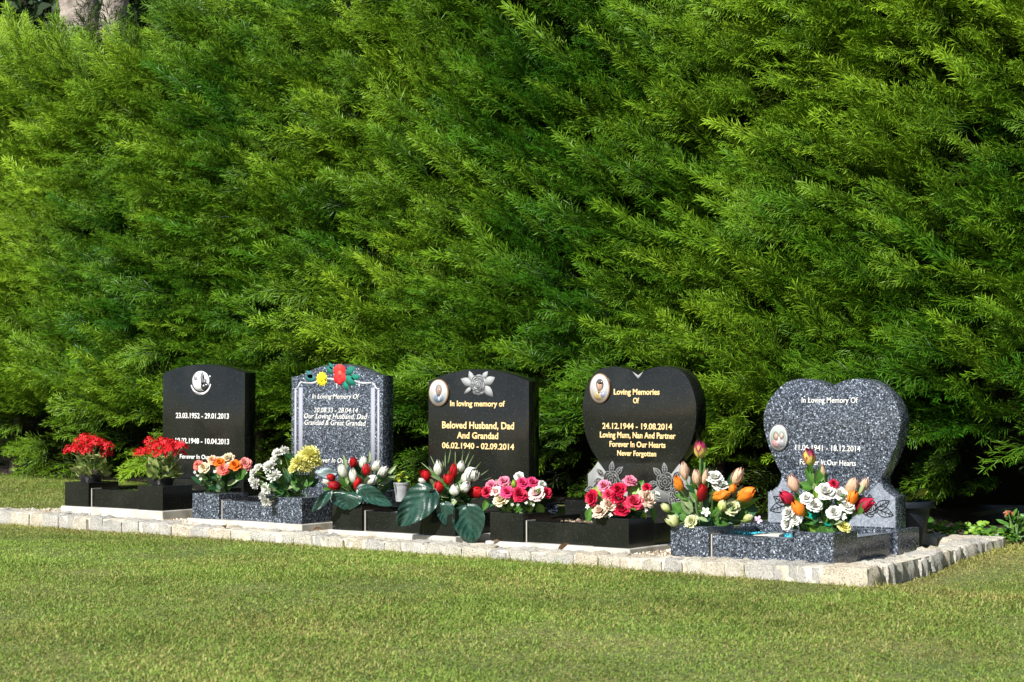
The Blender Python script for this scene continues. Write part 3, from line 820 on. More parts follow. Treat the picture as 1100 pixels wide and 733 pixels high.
HX0, HX1 = -3.1, 5.2
def hedge_top(x): return 2.19 - .075 * np.exp(-((x + 1.02) / .26) ** 2) + .04 * vnoise2(x * 2.1, x * 0 + .5, 31) + .31 * np.clip((x + .75) / .9, 0, 1)
def hedge_layer(n, depth0, depth1, size, dark):
    # visible span gets most of the sprays
    x = np.where(rng.random(n) < .86, rng.uniform(-2.15, 4.15, n), rng.uniform(HX0, HX1, n))
    zt = hedge_top(x)
    z = .06 + (zt - .06) * rng.random(n)
    low = z < .34
    keep = ~low | (rng.random(n) < .20)
    hollow = np.exp(-((x - 3.50) / .30) ** 2) * np.clip((.50 - z) / .25, 0, 1)      # bare hollow at the right-hand foot
    keep &= rng.random(n) > .66 * hollow
    x, z = x[keep], z[keep]; n = len(x)
    y = hedge_y(x, z) + rng.uniform(depth0, depth1, n)
    swirl = vnoise2(x * .9, z * .9, 41) * .5 + vnoise2(x * 2.6, z * 2.6, 42) * .4
    upc = .27 + .22 * z / 2.4 + .30 * vnoise2(x * 1.7, z * 1.7, 43) + rng.normal(0, .18, n)
    upc = np.where(z < .35, upc - .45, upc)
    d = np.stack([-.50 + swirl * .55 + rng.normal(0, .22, n), -np.full(n, .72), upc], 1)
    top = np.clip((z - (hedge_top(x) - .18)) / .18, 0, 1)
    d[:, 2] += top * .9; d[:, 1] += top * .5
    roll = rng.normal(0, .5, n)
    upv = np.stack([rng.normal(0, .2, n), np.zeros(n) - .48, np.full(n, .88)], 1)
    sc = size * rng.uniform(.7, 1.3, n)
    v = np.clip(.46 + .42 * vnoise2(x * 1.1, z * 1.1, 51) + .25 * vnoise2(x * 4, z * 4, 52) + rng.normal(0, .14, n), 0, 1)[:, None]
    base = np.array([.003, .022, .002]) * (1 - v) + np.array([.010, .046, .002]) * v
    tip = np.array([.048, .185, .003]) * (1 - v) + np.array([.390, .640, .030]) * v  # pale new growth, brightened further to paint highlights on the sprays
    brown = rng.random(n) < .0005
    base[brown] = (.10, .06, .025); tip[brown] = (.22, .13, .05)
    base *= dark; tip *= dark  # inner layers: older foliage, darkened further as painted shade in the gaps
    pos = np.stack([x, y, z], 1)
    return pos, d, roll, sc, base, tip, upv
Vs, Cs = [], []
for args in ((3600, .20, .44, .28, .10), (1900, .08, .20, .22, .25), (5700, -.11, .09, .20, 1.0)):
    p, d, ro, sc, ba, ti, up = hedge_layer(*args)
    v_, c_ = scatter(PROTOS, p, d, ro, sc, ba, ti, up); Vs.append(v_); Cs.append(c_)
p, d, ro, sc, ba, ti, up = hedge_layer(900, -.09, -.01, .29, 1.0)
ti *= np.array([1.25, 1.15, 1.2]); ba *= 1.15
d[:, 2] += .25
k_ = p[:, 2] > .3
v_, c_ = scatter(PLUMES, p[k_], d[k_], ro[k_], sc[k_], ba[k_], ti[k_], up[k_]); Vs.append(v_); Cs.append(c_)
V = np.concatenate(Vs); Cc = np.concatenate(Cs)
hedge = thing("conifer_hedge", "tall dense green conifer hedge with feathery sprays behind the row of graves", "hedge", (1.0, 1.6, 0))
V -= np.array([1.0, 1.6, 0], np.float32)
np_obj("foliage", V, np.arange(len(V), dtype=np.int32).reshape(-1, 3), M['hedge'], hedge, Cc)
print("hedge tris", len(V) // 3)
# added dark slab that stops light coming through the hedge
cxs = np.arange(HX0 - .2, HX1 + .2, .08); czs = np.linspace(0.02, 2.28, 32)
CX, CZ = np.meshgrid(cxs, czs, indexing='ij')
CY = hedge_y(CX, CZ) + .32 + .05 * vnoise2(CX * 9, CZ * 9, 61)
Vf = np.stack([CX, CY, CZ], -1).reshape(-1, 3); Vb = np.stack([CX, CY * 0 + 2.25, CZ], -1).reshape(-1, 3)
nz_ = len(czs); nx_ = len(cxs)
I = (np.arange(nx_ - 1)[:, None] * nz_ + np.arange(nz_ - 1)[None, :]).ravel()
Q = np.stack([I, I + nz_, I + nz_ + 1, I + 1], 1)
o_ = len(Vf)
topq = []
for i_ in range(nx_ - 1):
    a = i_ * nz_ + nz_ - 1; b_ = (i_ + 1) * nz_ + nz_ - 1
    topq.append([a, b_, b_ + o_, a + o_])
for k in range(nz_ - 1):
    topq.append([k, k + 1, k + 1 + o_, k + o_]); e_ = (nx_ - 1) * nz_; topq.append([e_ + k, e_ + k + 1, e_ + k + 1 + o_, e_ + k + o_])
np_obj("dark_core_slab", np.concatenate([Vf, Vb]) - np.array([1.0, 1.6, 0]), np.concatenate([Q, Q + o_, np.array(topq)]), M['core'], hedge)
for k in range(13):
    tx = HX0 + .4 + k * .64 + random.uniform(-.1, .1)
    if 3.0 < tx < 4.4: continue
    bm = bmesh.new()
    bm_tube(bm, catmull([(tx - 1, -.22, -.05), (tx - 1 + random.uniform(-.03, .03), -.20, .2), (tx - 1 + random.uniform(-.06, .06), -.12, .5), (tx - 1, .1, 1.2)], 4), .035, .02, 8)
    bm_obj("trunk", bm, M['bark'], hedge, 50)

# tree behind the hedge, its forked pale trunk shows over the top
tr = thing("broadleaf_tree", "forked pale grey tree trunk rising behind the top left of the hedge", "tree", (-2.95, 2.75, 0))
bm = bmesh.new()
bm_tube(bm, catmull([(0, 0, -.1), (.02, 0, .8), (0, .02, 1.8), (-.04, 0, 2.3), (-.12, .02, 3.0), (-.3, .05, 4.2)], 6), .21, .09, 14)
bm_tube(bm, catmull([(0.02, 0, 1.7), (.14, -.02, 2.2), (.24, -.03, 2.6), (.34, -.02, 3.2), (.5, .1, 4.3)], 6), .13, .06, 12)
for v in bm.verts: v.co += Vector((1, 1, 0)) * mnoise.noise(v.co * 6) * .03
bm_obj("trunk", bm, M['pale_bark'], tr, 60)
n = 26000
u3 = rng.normal(0, 1, (n, 3)); u3 /= np.linalg.norm(u3, axis=1, keepdims=True)
rad = rng.random(n) ** .4
cl = rng.integers(0, 16, n); cc = np.stack([np.concatenate([np.linspace(-3.2, 2.0, 8), rng.uniform(-2.0, 2.4, 8)]), .9 + np.abs(rng.normal(.3, .5, 16)), np.concatenate([np.full(8, 2.6) + rng.normal(0, .2, 8), rng.uniform(3.2, 5.2, 8)])], 1)
P_ = cc[cl] + u3 * rad[:, None] * np.array([.85, .6, .75])
P_ = P_[P_[:, 1] > .55]
n = len(P_)
a_ = rng.normal(0, 1, (n, 3)); a_ /= np.linalg.norm(a_, axis=1, keepdims=True); b3 = np.cross(a_, rng.normal(0, 1, (n, 3))); b3 /= np.linalg.norm(b3, axis=1, keepdims=True)
s_ = rng.uniform(.025, .055, n)[:, None]
V = np.stack([P_ - a_ * s_, P_ + b3 * s_ * .5, P_ + a_ * s_, P_ - b3 * s_ * .5], 1).reshape(-1, 3)
tint = np.array([.02, .045, .01]) + rng.random((n, 1)) * np.array([.03, .05, .01])
np_obj("crown", V, np.arange(4 * n).reshape(-1, 4), M['leaf'], tr, np.repeat(tint, 4, 0))

bt = thing("evergreen_tree", "dark dense evergreen filling the gap above the left end of the hedge", "tree", (-4.7, 3.7, 0))
bm = bmesh.new(); bm_tube(bm, [(0, 0, -.1), (.02, .02, 1.5), (0, 0, 3.6)], .16, .05, 10); bm_obj("trunk", bm, M['bark'], bt, 60)
n = 22000
u3 = rng.normal(0, 1, (n, 3)); u3 /= np.linalg.norm(u3, axis=1, keepdims=True)
P_ = u3 * (rng.random(n) ** .35)[:, None] * np.array([1.5, .8, 1.7]) * (1 + .15 * rng.normal(0, 1, (n, 1))) + np.array([0, 0, 2.7])
a_ = rng.normal(0, 1, (n, 3)); a_[:, 2] -= .8; a_ /= np.linalg.norm(a_, axis=1, keepdims=True); b3 = np.cross(a_, rng.normal(0, 1, (n, 3))); b3 /= np.linalg.norm(b3, axis=1, keepdims=True)
s_ = rng.uniform(.03, .07, n)[:, None]
V = np.stack([P_ - a_ * s_, P_ + b3 * s_ * .35, P_ + a_ * s_, P_ - b3 * s_ * .35], 1).reshape(-1, 3)
tint = np.array([.010, .026, .008]) + rng.random((n, 1)) * np.array([.015, .028, .006])
np_obj("crown", V, np.arange(4 * n).reshape(-1, 4), M['leaf'], bt, np.repeat(tint, 4, 0))

# ---------------------------------------------------------------- grass blades
def grass_patch(n, xlo, xhi, ylo, yhi, mask, ln=(.008, .019)):
    x = rng.uniform(xlo, xhi, n); y = rng.uniform(ylo, yhi, n)
    k = mask(x, y); x, y = x[k], y[k]; n = len(x)
    z = lawn_z(x, y) - .003
    L = rng.uniform(*ln, n) * (1 + .30 * vnoise2(x * 3, y * 3, 71) + .2 * vnoise2(x * 11, y * 11, 72))
    L *= np.where(rng.random(n) < .012, 1.9, 1.0)
    L *= 1 + .9 * np.exp(-(np.minimum(np.abs(y + .17), np.where(y > -.15, np.abs(x - 3.82), 9)) / .035) ** 2) * (rng.random(n) < .4)
    az = rng.uniform(0, 2 * np.pi, n); lean = np.clip(rng.normal(1.05, .33, n), .05, 1.5)
    w = rng.uniform(.0009, .0017, n)
    dx, dy = np.cos(az), np.sin(az)
    mid = np.stack([x + dx * L * .45 * np.sin(lean * .7), y + dy * L * .45 * np.sin(lean * .7), z + L * .5 * np.cos(lean * .7)], 1)
    tip = np.stack([x + dx * L * np.sin(lean), y + dy * L * np.sin(lean), z + L * .85 * np.cos(lean)], 1)
    fa = az + np.pi / 2 + rng.normal(0, .6, n); sx, sy = np.cos(fa) * w, np.sin(fa) * w
    s_ = np.stack([sx, sy, np.zeros(n)], 1); base = np.stack([x, y, z], 1)
    V = np.stack([base - s_, base + s_, mid - s_ * .8, mid + s_ * .8, tip], 1).reshape(-1, 3)
    i5 = np.arange(n)[:, None] * 5
    F3 = np.concatenate([i5 + np.array([[0, 1, 3]]), i5 + np.array([[0, 3, 2]]), i5 + np.array([[2, 3, 4]])])
    dry = .22 + .30 * vnoise2(x * .9, y * .9, 81) + .22 * vnoise2(x * 3.1, y * 3.1, 82) + .15 * vnoise2(x * 9, y * 9, 83)
    ed = np.minimum(np.abs(y + .17), np.where(y > -.15, np.abs(x - 3.82), 9)); dry += .55 * np.exp(-(ed / .10) ** 2) + .12 * np.clip((y + 1.2), 0, 1) * (x > 3)
    dry += np.where(y > .1, .15, 0)
    isdry = rng.random(n) < np.clip(dry, .06, .85)
    v = rng.random((n, 1))
    green = np.array([.120, .198, .026]) * (1 - v) + np.array([.245, .345, .066]) * v
    straw = np.array([.24, .235, .065]) * (1 - v) + np.array([.42, .385, .13]) * v
    c = np.where(isdry[:, None], straw, green)
    c = c * (1 + .22 * vnoise2(x * 1.1 + 5, y * 1.9, 85) + .16 * vnoise2(x * 5, y * 6, 86))[:, None]
    c5 = np.repeat(c, 5, 0)
    return V, F3, c5
def front(x, y):
    edge = -.165
    inplot = (y > edge) & (x < 3.81) & ((x > -.32 + .28 * y) | (y < -.02)) & (y < np.where(x > 2.8, .99, .90))
    inplot |= (y > edge) & (y < -.04) & (x < 3.81)
    inplot |= (y > np.where(x < .5, 1.40, 1.20))
    # the part of the turf seen from around the camera
    dx, dy = x - 6.5, y + 5.7
    f = -.589 * dx + .808 * dy; r = .808 * dx + .589 * dy
    return ~inplot & (f > 3.7) & (np.abs(r) < .30 * f + .45)
V, F3, c5 = grass_patch(2500000, -3.3, 6.4, -3.7, 1.42, front)
g = np_obj("grass", V, F3, M['grass'], None, c5)
tag(g, "short mown grass with dry straw patches on the lawn", "grass", None, "stuff")
print("grass blades", len(c5) // 5)

# ---------------------------------------------------------------- flowers
def grid_faces(nu, nv):
    i = (np.arange(nu - 1)[:, None] * nv + np.arange(nv - 1)[None, :]).ravel()
    return np.stack([i, i + nv, i + nv + 1, i + 1], 1)

def merge(parts):
    Vs, Fs, Ts, o = [], [], [], 0
    for v, f, t in parts:
        Vs.append(v); Fs.append(f + o); Ts.append(t); o += len(v)
    return np.concatenate(Vs), np.concatenate(Fs), np.concatenate(Ts)

def tulip(seed, flare=.55):
    r_ = np.random.default_rng(seed); parts = []
    nu, nv = 8, 6
    t = np.linspace(0, 1, nu)[:, None]; s = np.linspace(-1, 1, nv)[None, :]
    for layer in range(2):
        for k in range(3):
            ph = 2 * np.pi * (k / 3 + layer / 6) + r_.normal() * .08
            rad = (.22 + .80 * np.sin(np.pi * np.clip(t * .92 + .02, 0, 1)) ** .75 * (1 - .25 * t)) * (.92 if layer else 1.0)
            rad = rad * (1 - flare * .42 * t ** 3) + (.13 + r_.normal() * .04) * s * s * t - .10 * np.exp(-(s / .18) ** 2) * np.sin(np.pi * t) + .05 * np.sin(5 * t + 3 * s + seed) * t + r_.normal() * .05
            wv = (np.sin(np.pi * (.20 + .74 * t)) ** .85) * (1.05 + r_.normal() * .05)
            a = ph + s * wv
            z = -1 + 2 * t * (1 + r_.normal() * .03) - .20 * s * s * t ** 2 + (.10 if layer else -.02)
            x = rad * np.cos(a); y = rad * np.sin(a)
            tw = np.broadcast_to(t, x.shape) + .30 * np.abs(s) ** 2 - .22 + r_.normal() * .10 - (.25 if layer else 0)
            parts.append((np.stack([x, y, np.broadcast_to(z, x.shape)], -1).reshape(-1, 3), grid_faces(nu, nv), tw.ravel()))
    return merge(parts)

def rose(seed, ruffle=.10):
    r_ = np.random.default_rng(seed); parts = []
    nu, nv = 6, 7
    t = np.linspace(0, 1, nu); s = np.linspace(-1, 1, nv)[None, :]
    for li, (n, th0, th1, L, W, r0) in enumerate(((3, .05, -.10, .62, .34, .05), (4, .15, .25, .72, .44, .10), (5, .42, .75, .80, .52, .14), (6, .80, 1.30, .86, .58, .16), (6, 1.15, 1.75, .92, .60, .16))):
        for k in range(n):
            ph = 2 * np.pi * (k + .5 * (li % 2)) / n + r_.normal() * .18
            th = th0 + (th1 - th0) * t ** 1.3 + r_.normal() * .08
            rr = r0 + np.concatenate([[0], np.cumsum(np.sin(th[:-1]) * L / (nu - 1))])
            zz = np.concatenate([[0], np.cumsum(np.cos(th[:-1]) * L / (nu - 1))]) - .35
            w = W * np.sin(np.pi * (.12 + .70 * t)) ** .7
            a = ph + s * np.minimum(w / np.maximum(rr, .16), 1.3)[:, None]
            rr2 = rr[:, None] * (1 - .06 * s * s) + ruffle * r_.normal(0, .35, (nu, nv)) * t[:, None]
            z = zz[:, None] - .10 * s * s * t[:, None] + ruffle * r_.normal(0, .5, (nu, nv)) * t[:, None]
            tw = np.broadcast_to(t[:, None], a.shape) * .8 + .05 * li + r_.normal() * .06
            parts.append((np.stack([rr2 * np.cos(a), rr2 * np.sin(a), z], -1).reshape(-1, 3), grid_faces(nu, nv), tw.ravel()))
    V_, F_, T_ = merge(parts)
    V_ = V_ / np.percentile(np.hypot(V_[:, 0], V_[:, 1]), 97)
    return V_, F_, T_

def mum(seed, n=120, spread=2.0):
    r_ = np.random.default_rng(seed); parts = []
    for k in range(n):
        f = (k + .5) / n
        pol = spread * math.sqrt(f) * .95 + r_.normal() * .06; az = k * 2.399963 + r_.normal() * .1
        d = np.array([math.sin(pol) * math.cos(az), math.sin(pol) * math.sin(az), math.cos(pol)])
        sd_ = np.cross(d, [0.1, .2, 1.0]); sd_ /= np.linalg.norm(sd_); up_ = np.cross(sd_, d)
        L = r_.uniform(.80, 1.12); w = .13 if n < 150 else .085
        P = np.array([d * .15 - sd_ * w * .4, d * .15 + sd_ * w * .4, d * L * .6 - sd_ * w + up_ * .03, d * L * .6 + sd_ * w + up_ * .03, d * L - sd_ * w * .6 + up_ * r_.uniform(-.02, .16), d * L + sd_ * w * .6 + up_ * r_.uniform(-.02, .16)])
        parts.append((P, np.array([[0, 1, 3, 2], [2, 3, 5, 4]]), np.array([0, 0, .55, .55, 1, 1]) + r_.normal() * .1))
    return merge(parts)

def small_flower(seed, n=5):
    r_ = np.random.default_rng(seed); parts = []
    for k in range(n):
        a = 2 * np.pi * k / n + r_.normal() * .1
        d = np.array([math.cos(a), math.sin(a), .25 + r_.normal() * .1]); s_ = np.array([-math.sin(a), math.cos(a), 0])
        P = np.array([d * .05 - s_ * .08, d * .05 + s_ * .08, d * .6 - s_ * .34, d * .6 + s_ * .34, d * 1.0 - s_ * .16 - [0, 0, .1], d * 1.0 + s_ * .16 - [0, 0, .1]])
        parts.append((P, np.array([[0, 1, 3, 2], [2, 3, 5, 4]]), np.array([0, 0, .6, .6, 1, 1.])))
    return merge(parts)

def leaf_grid(seed, nu=8, nv=5, fold=.25, droop=.35, veins=0, heart_=False, blade=False):
    """leaf from -1..1 along +z, half width 1, lying near the xz plane, normal -y"""
    r_ = np.random.default_rng(seed)
    t = np.linspace(0, 1, nu)[:, None]; s = np.linspace(-1, 1, nv)[None, :]
    if heart_: w = np.sin(np.pi * np.clip(t, 0, 1) ** .62) ** .65
    elif blade: w = (1 - t) ** .5 * (.4 + .6 * np.minimum(t * 4, 1))
    else: w = np.sin(np.pi * np.clip(t * .97 + .015, 0, 1) ** .8)
    w = np.maximum(w, .05)
    x = s * w + np.zeros_like(t)
    z = -1 + 2 * t + np.zeros_like(s)
    if heart_: z = z - .30 * np.abs(s) * (1 - t) ** 2
    y = -fold * np.abs(s) * w + droop * t ** 2 + .04 * np.sin(6 * t + seed + 3 * s)
    ph_ = (t * 5.0 - np.abs(s) * 2.4)
    if veins: y = y + .075 * np.abs(np.cos(ph_ * np.pi)) * np.minimum(1, np.abs(s) * 3) * np.sin(np.pi * np.clip(t, .05, .97)) ** .5 + .14 * np.sin(5 * t + 2 * s + seed) +   .05 * np.abs(s) ** 3 * np.sin(14 * t + seed * 2)
    tw = np.where(np.abs(s) < .12, .95, .45 + .1 * np.sin(9 * t + seed)) + np.zeros_like(t)
    if veins: tw = np.where(np.abs(np.cos(ph_ * np.pi)) < .30, np.maximum(tw, 1.0), tw * .8)
    return np.stack([x, y, z], -1).reshape(-1, 3), grid_faces(nu, nv), tw.ravel()

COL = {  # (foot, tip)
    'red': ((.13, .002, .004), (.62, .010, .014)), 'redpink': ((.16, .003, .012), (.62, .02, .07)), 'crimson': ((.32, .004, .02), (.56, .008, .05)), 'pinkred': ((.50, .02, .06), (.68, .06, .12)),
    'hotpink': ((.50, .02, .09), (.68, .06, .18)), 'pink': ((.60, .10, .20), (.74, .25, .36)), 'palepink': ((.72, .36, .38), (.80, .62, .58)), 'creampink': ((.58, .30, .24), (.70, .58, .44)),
    'blush': ((.52, .40, .22), (.72, .42, .38)), 'coral': ((.76, .50, .34), (.72, .10, .09)), 'peach': ((.74, .36, .16), (.80, .46, .30)), 'pinkcoral': ((.80, .58, .36), (.76, .20, .22)),
    'cream': ((.62, .46, .22), (.70, .62, .44)), 'orange': ((.66, .24, .02), (.80, .17, .014)), 'white': ((.52, .53, .42), (.76, .76, .73)), 'yellow': ((.60, .56, .08), (.82, .79, .30)),
    'lime': ((.20, .32, .03), (.34, .46, .06)), 'limewhite': ((.30, .38, .06), (.62, .62, .40)), 'navy': ((.010, .012, .022), (.03, .035, .06)), 'lilac': ((.5, .4, .55), (.62, .52, .66)),
    'purpleyellow': ((.74, .62, .14), (.34, .02, .10)),
    'green': ((.035, .105, .014), (.07, .19, .025)), 'dkgreen': ((.012, .055, .020), (.025, .10, .035)), 'palegreen': ((.14, .22, .09), (.27, .34, .17)), 'hosta': ((.003, .026, .018), (.030, .085, .062)),
    'greyleaf': ((.12, .18, .18), (.28, .35, .36)), 'varieg': ((.05, .14, .06), (.50, .55, .36)), 'teal': ((.0, .16, .13), (.0, .30, .24)), 'leaflime': ((.12, .26, .02), (.22, .38, .04)),
    'succulent': ((.14, .22, .04), (.36, .42, .15)), 'kred': ((.40, .006, .010), (.66, .012, .02))}
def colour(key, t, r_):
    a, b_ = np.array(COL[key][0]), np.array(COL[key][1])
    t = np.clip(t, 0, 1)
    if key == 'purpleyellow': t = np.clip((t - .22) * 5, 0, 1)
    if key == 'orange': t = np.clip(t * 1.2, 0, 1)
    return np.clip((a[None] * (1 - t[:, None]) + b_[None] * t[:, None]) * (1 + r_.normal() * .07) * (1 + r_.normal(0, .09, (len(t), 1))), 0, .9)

RIGHT = np.array([.808, .589, 0]); TOWARD = np.array([.589, -.808, 0]); UP = np.array([0, 0, 1.0])
def orient(zaxis, hint):
    z = zaxis / np.linalg.norm(zaxis); x = np.cross(hint, z); x /= np.linalg.norm(x); y = np.cross(z, x)
    return np.stack([x, y, z], 1)

BLOOM_NAME = {'tulip': 'tulip', 'rose': 'rose', 'rosebud': 'rose', 'mum': 'chrysanthemum', 'tiny': 'filler_flower'}
COL_WORD = {'red': 'red', 'redpink': 'rose red', 'crimson': 'crimson', 'pinkred': 'pinkish red', 'hotpink': 'hot pink', 'pink': 'pink', 'palepink': 'pale pink', 'creampink': 'cream and pink', 'blush': 'blush pink', 'coral': 'coral', 'peach': 'peach',
            'pinkcoral': 'coral pink', 'cream': 'cream', 'orange': 'orange', 'white': 'white', 'yellow': 'yellow', 'lime': 'lime green', 'limewhite': 'greenish white', 'navy': 'blackish blue', 'lilac': 'lilac', 'purpleyellow': 'purple and yellow'}

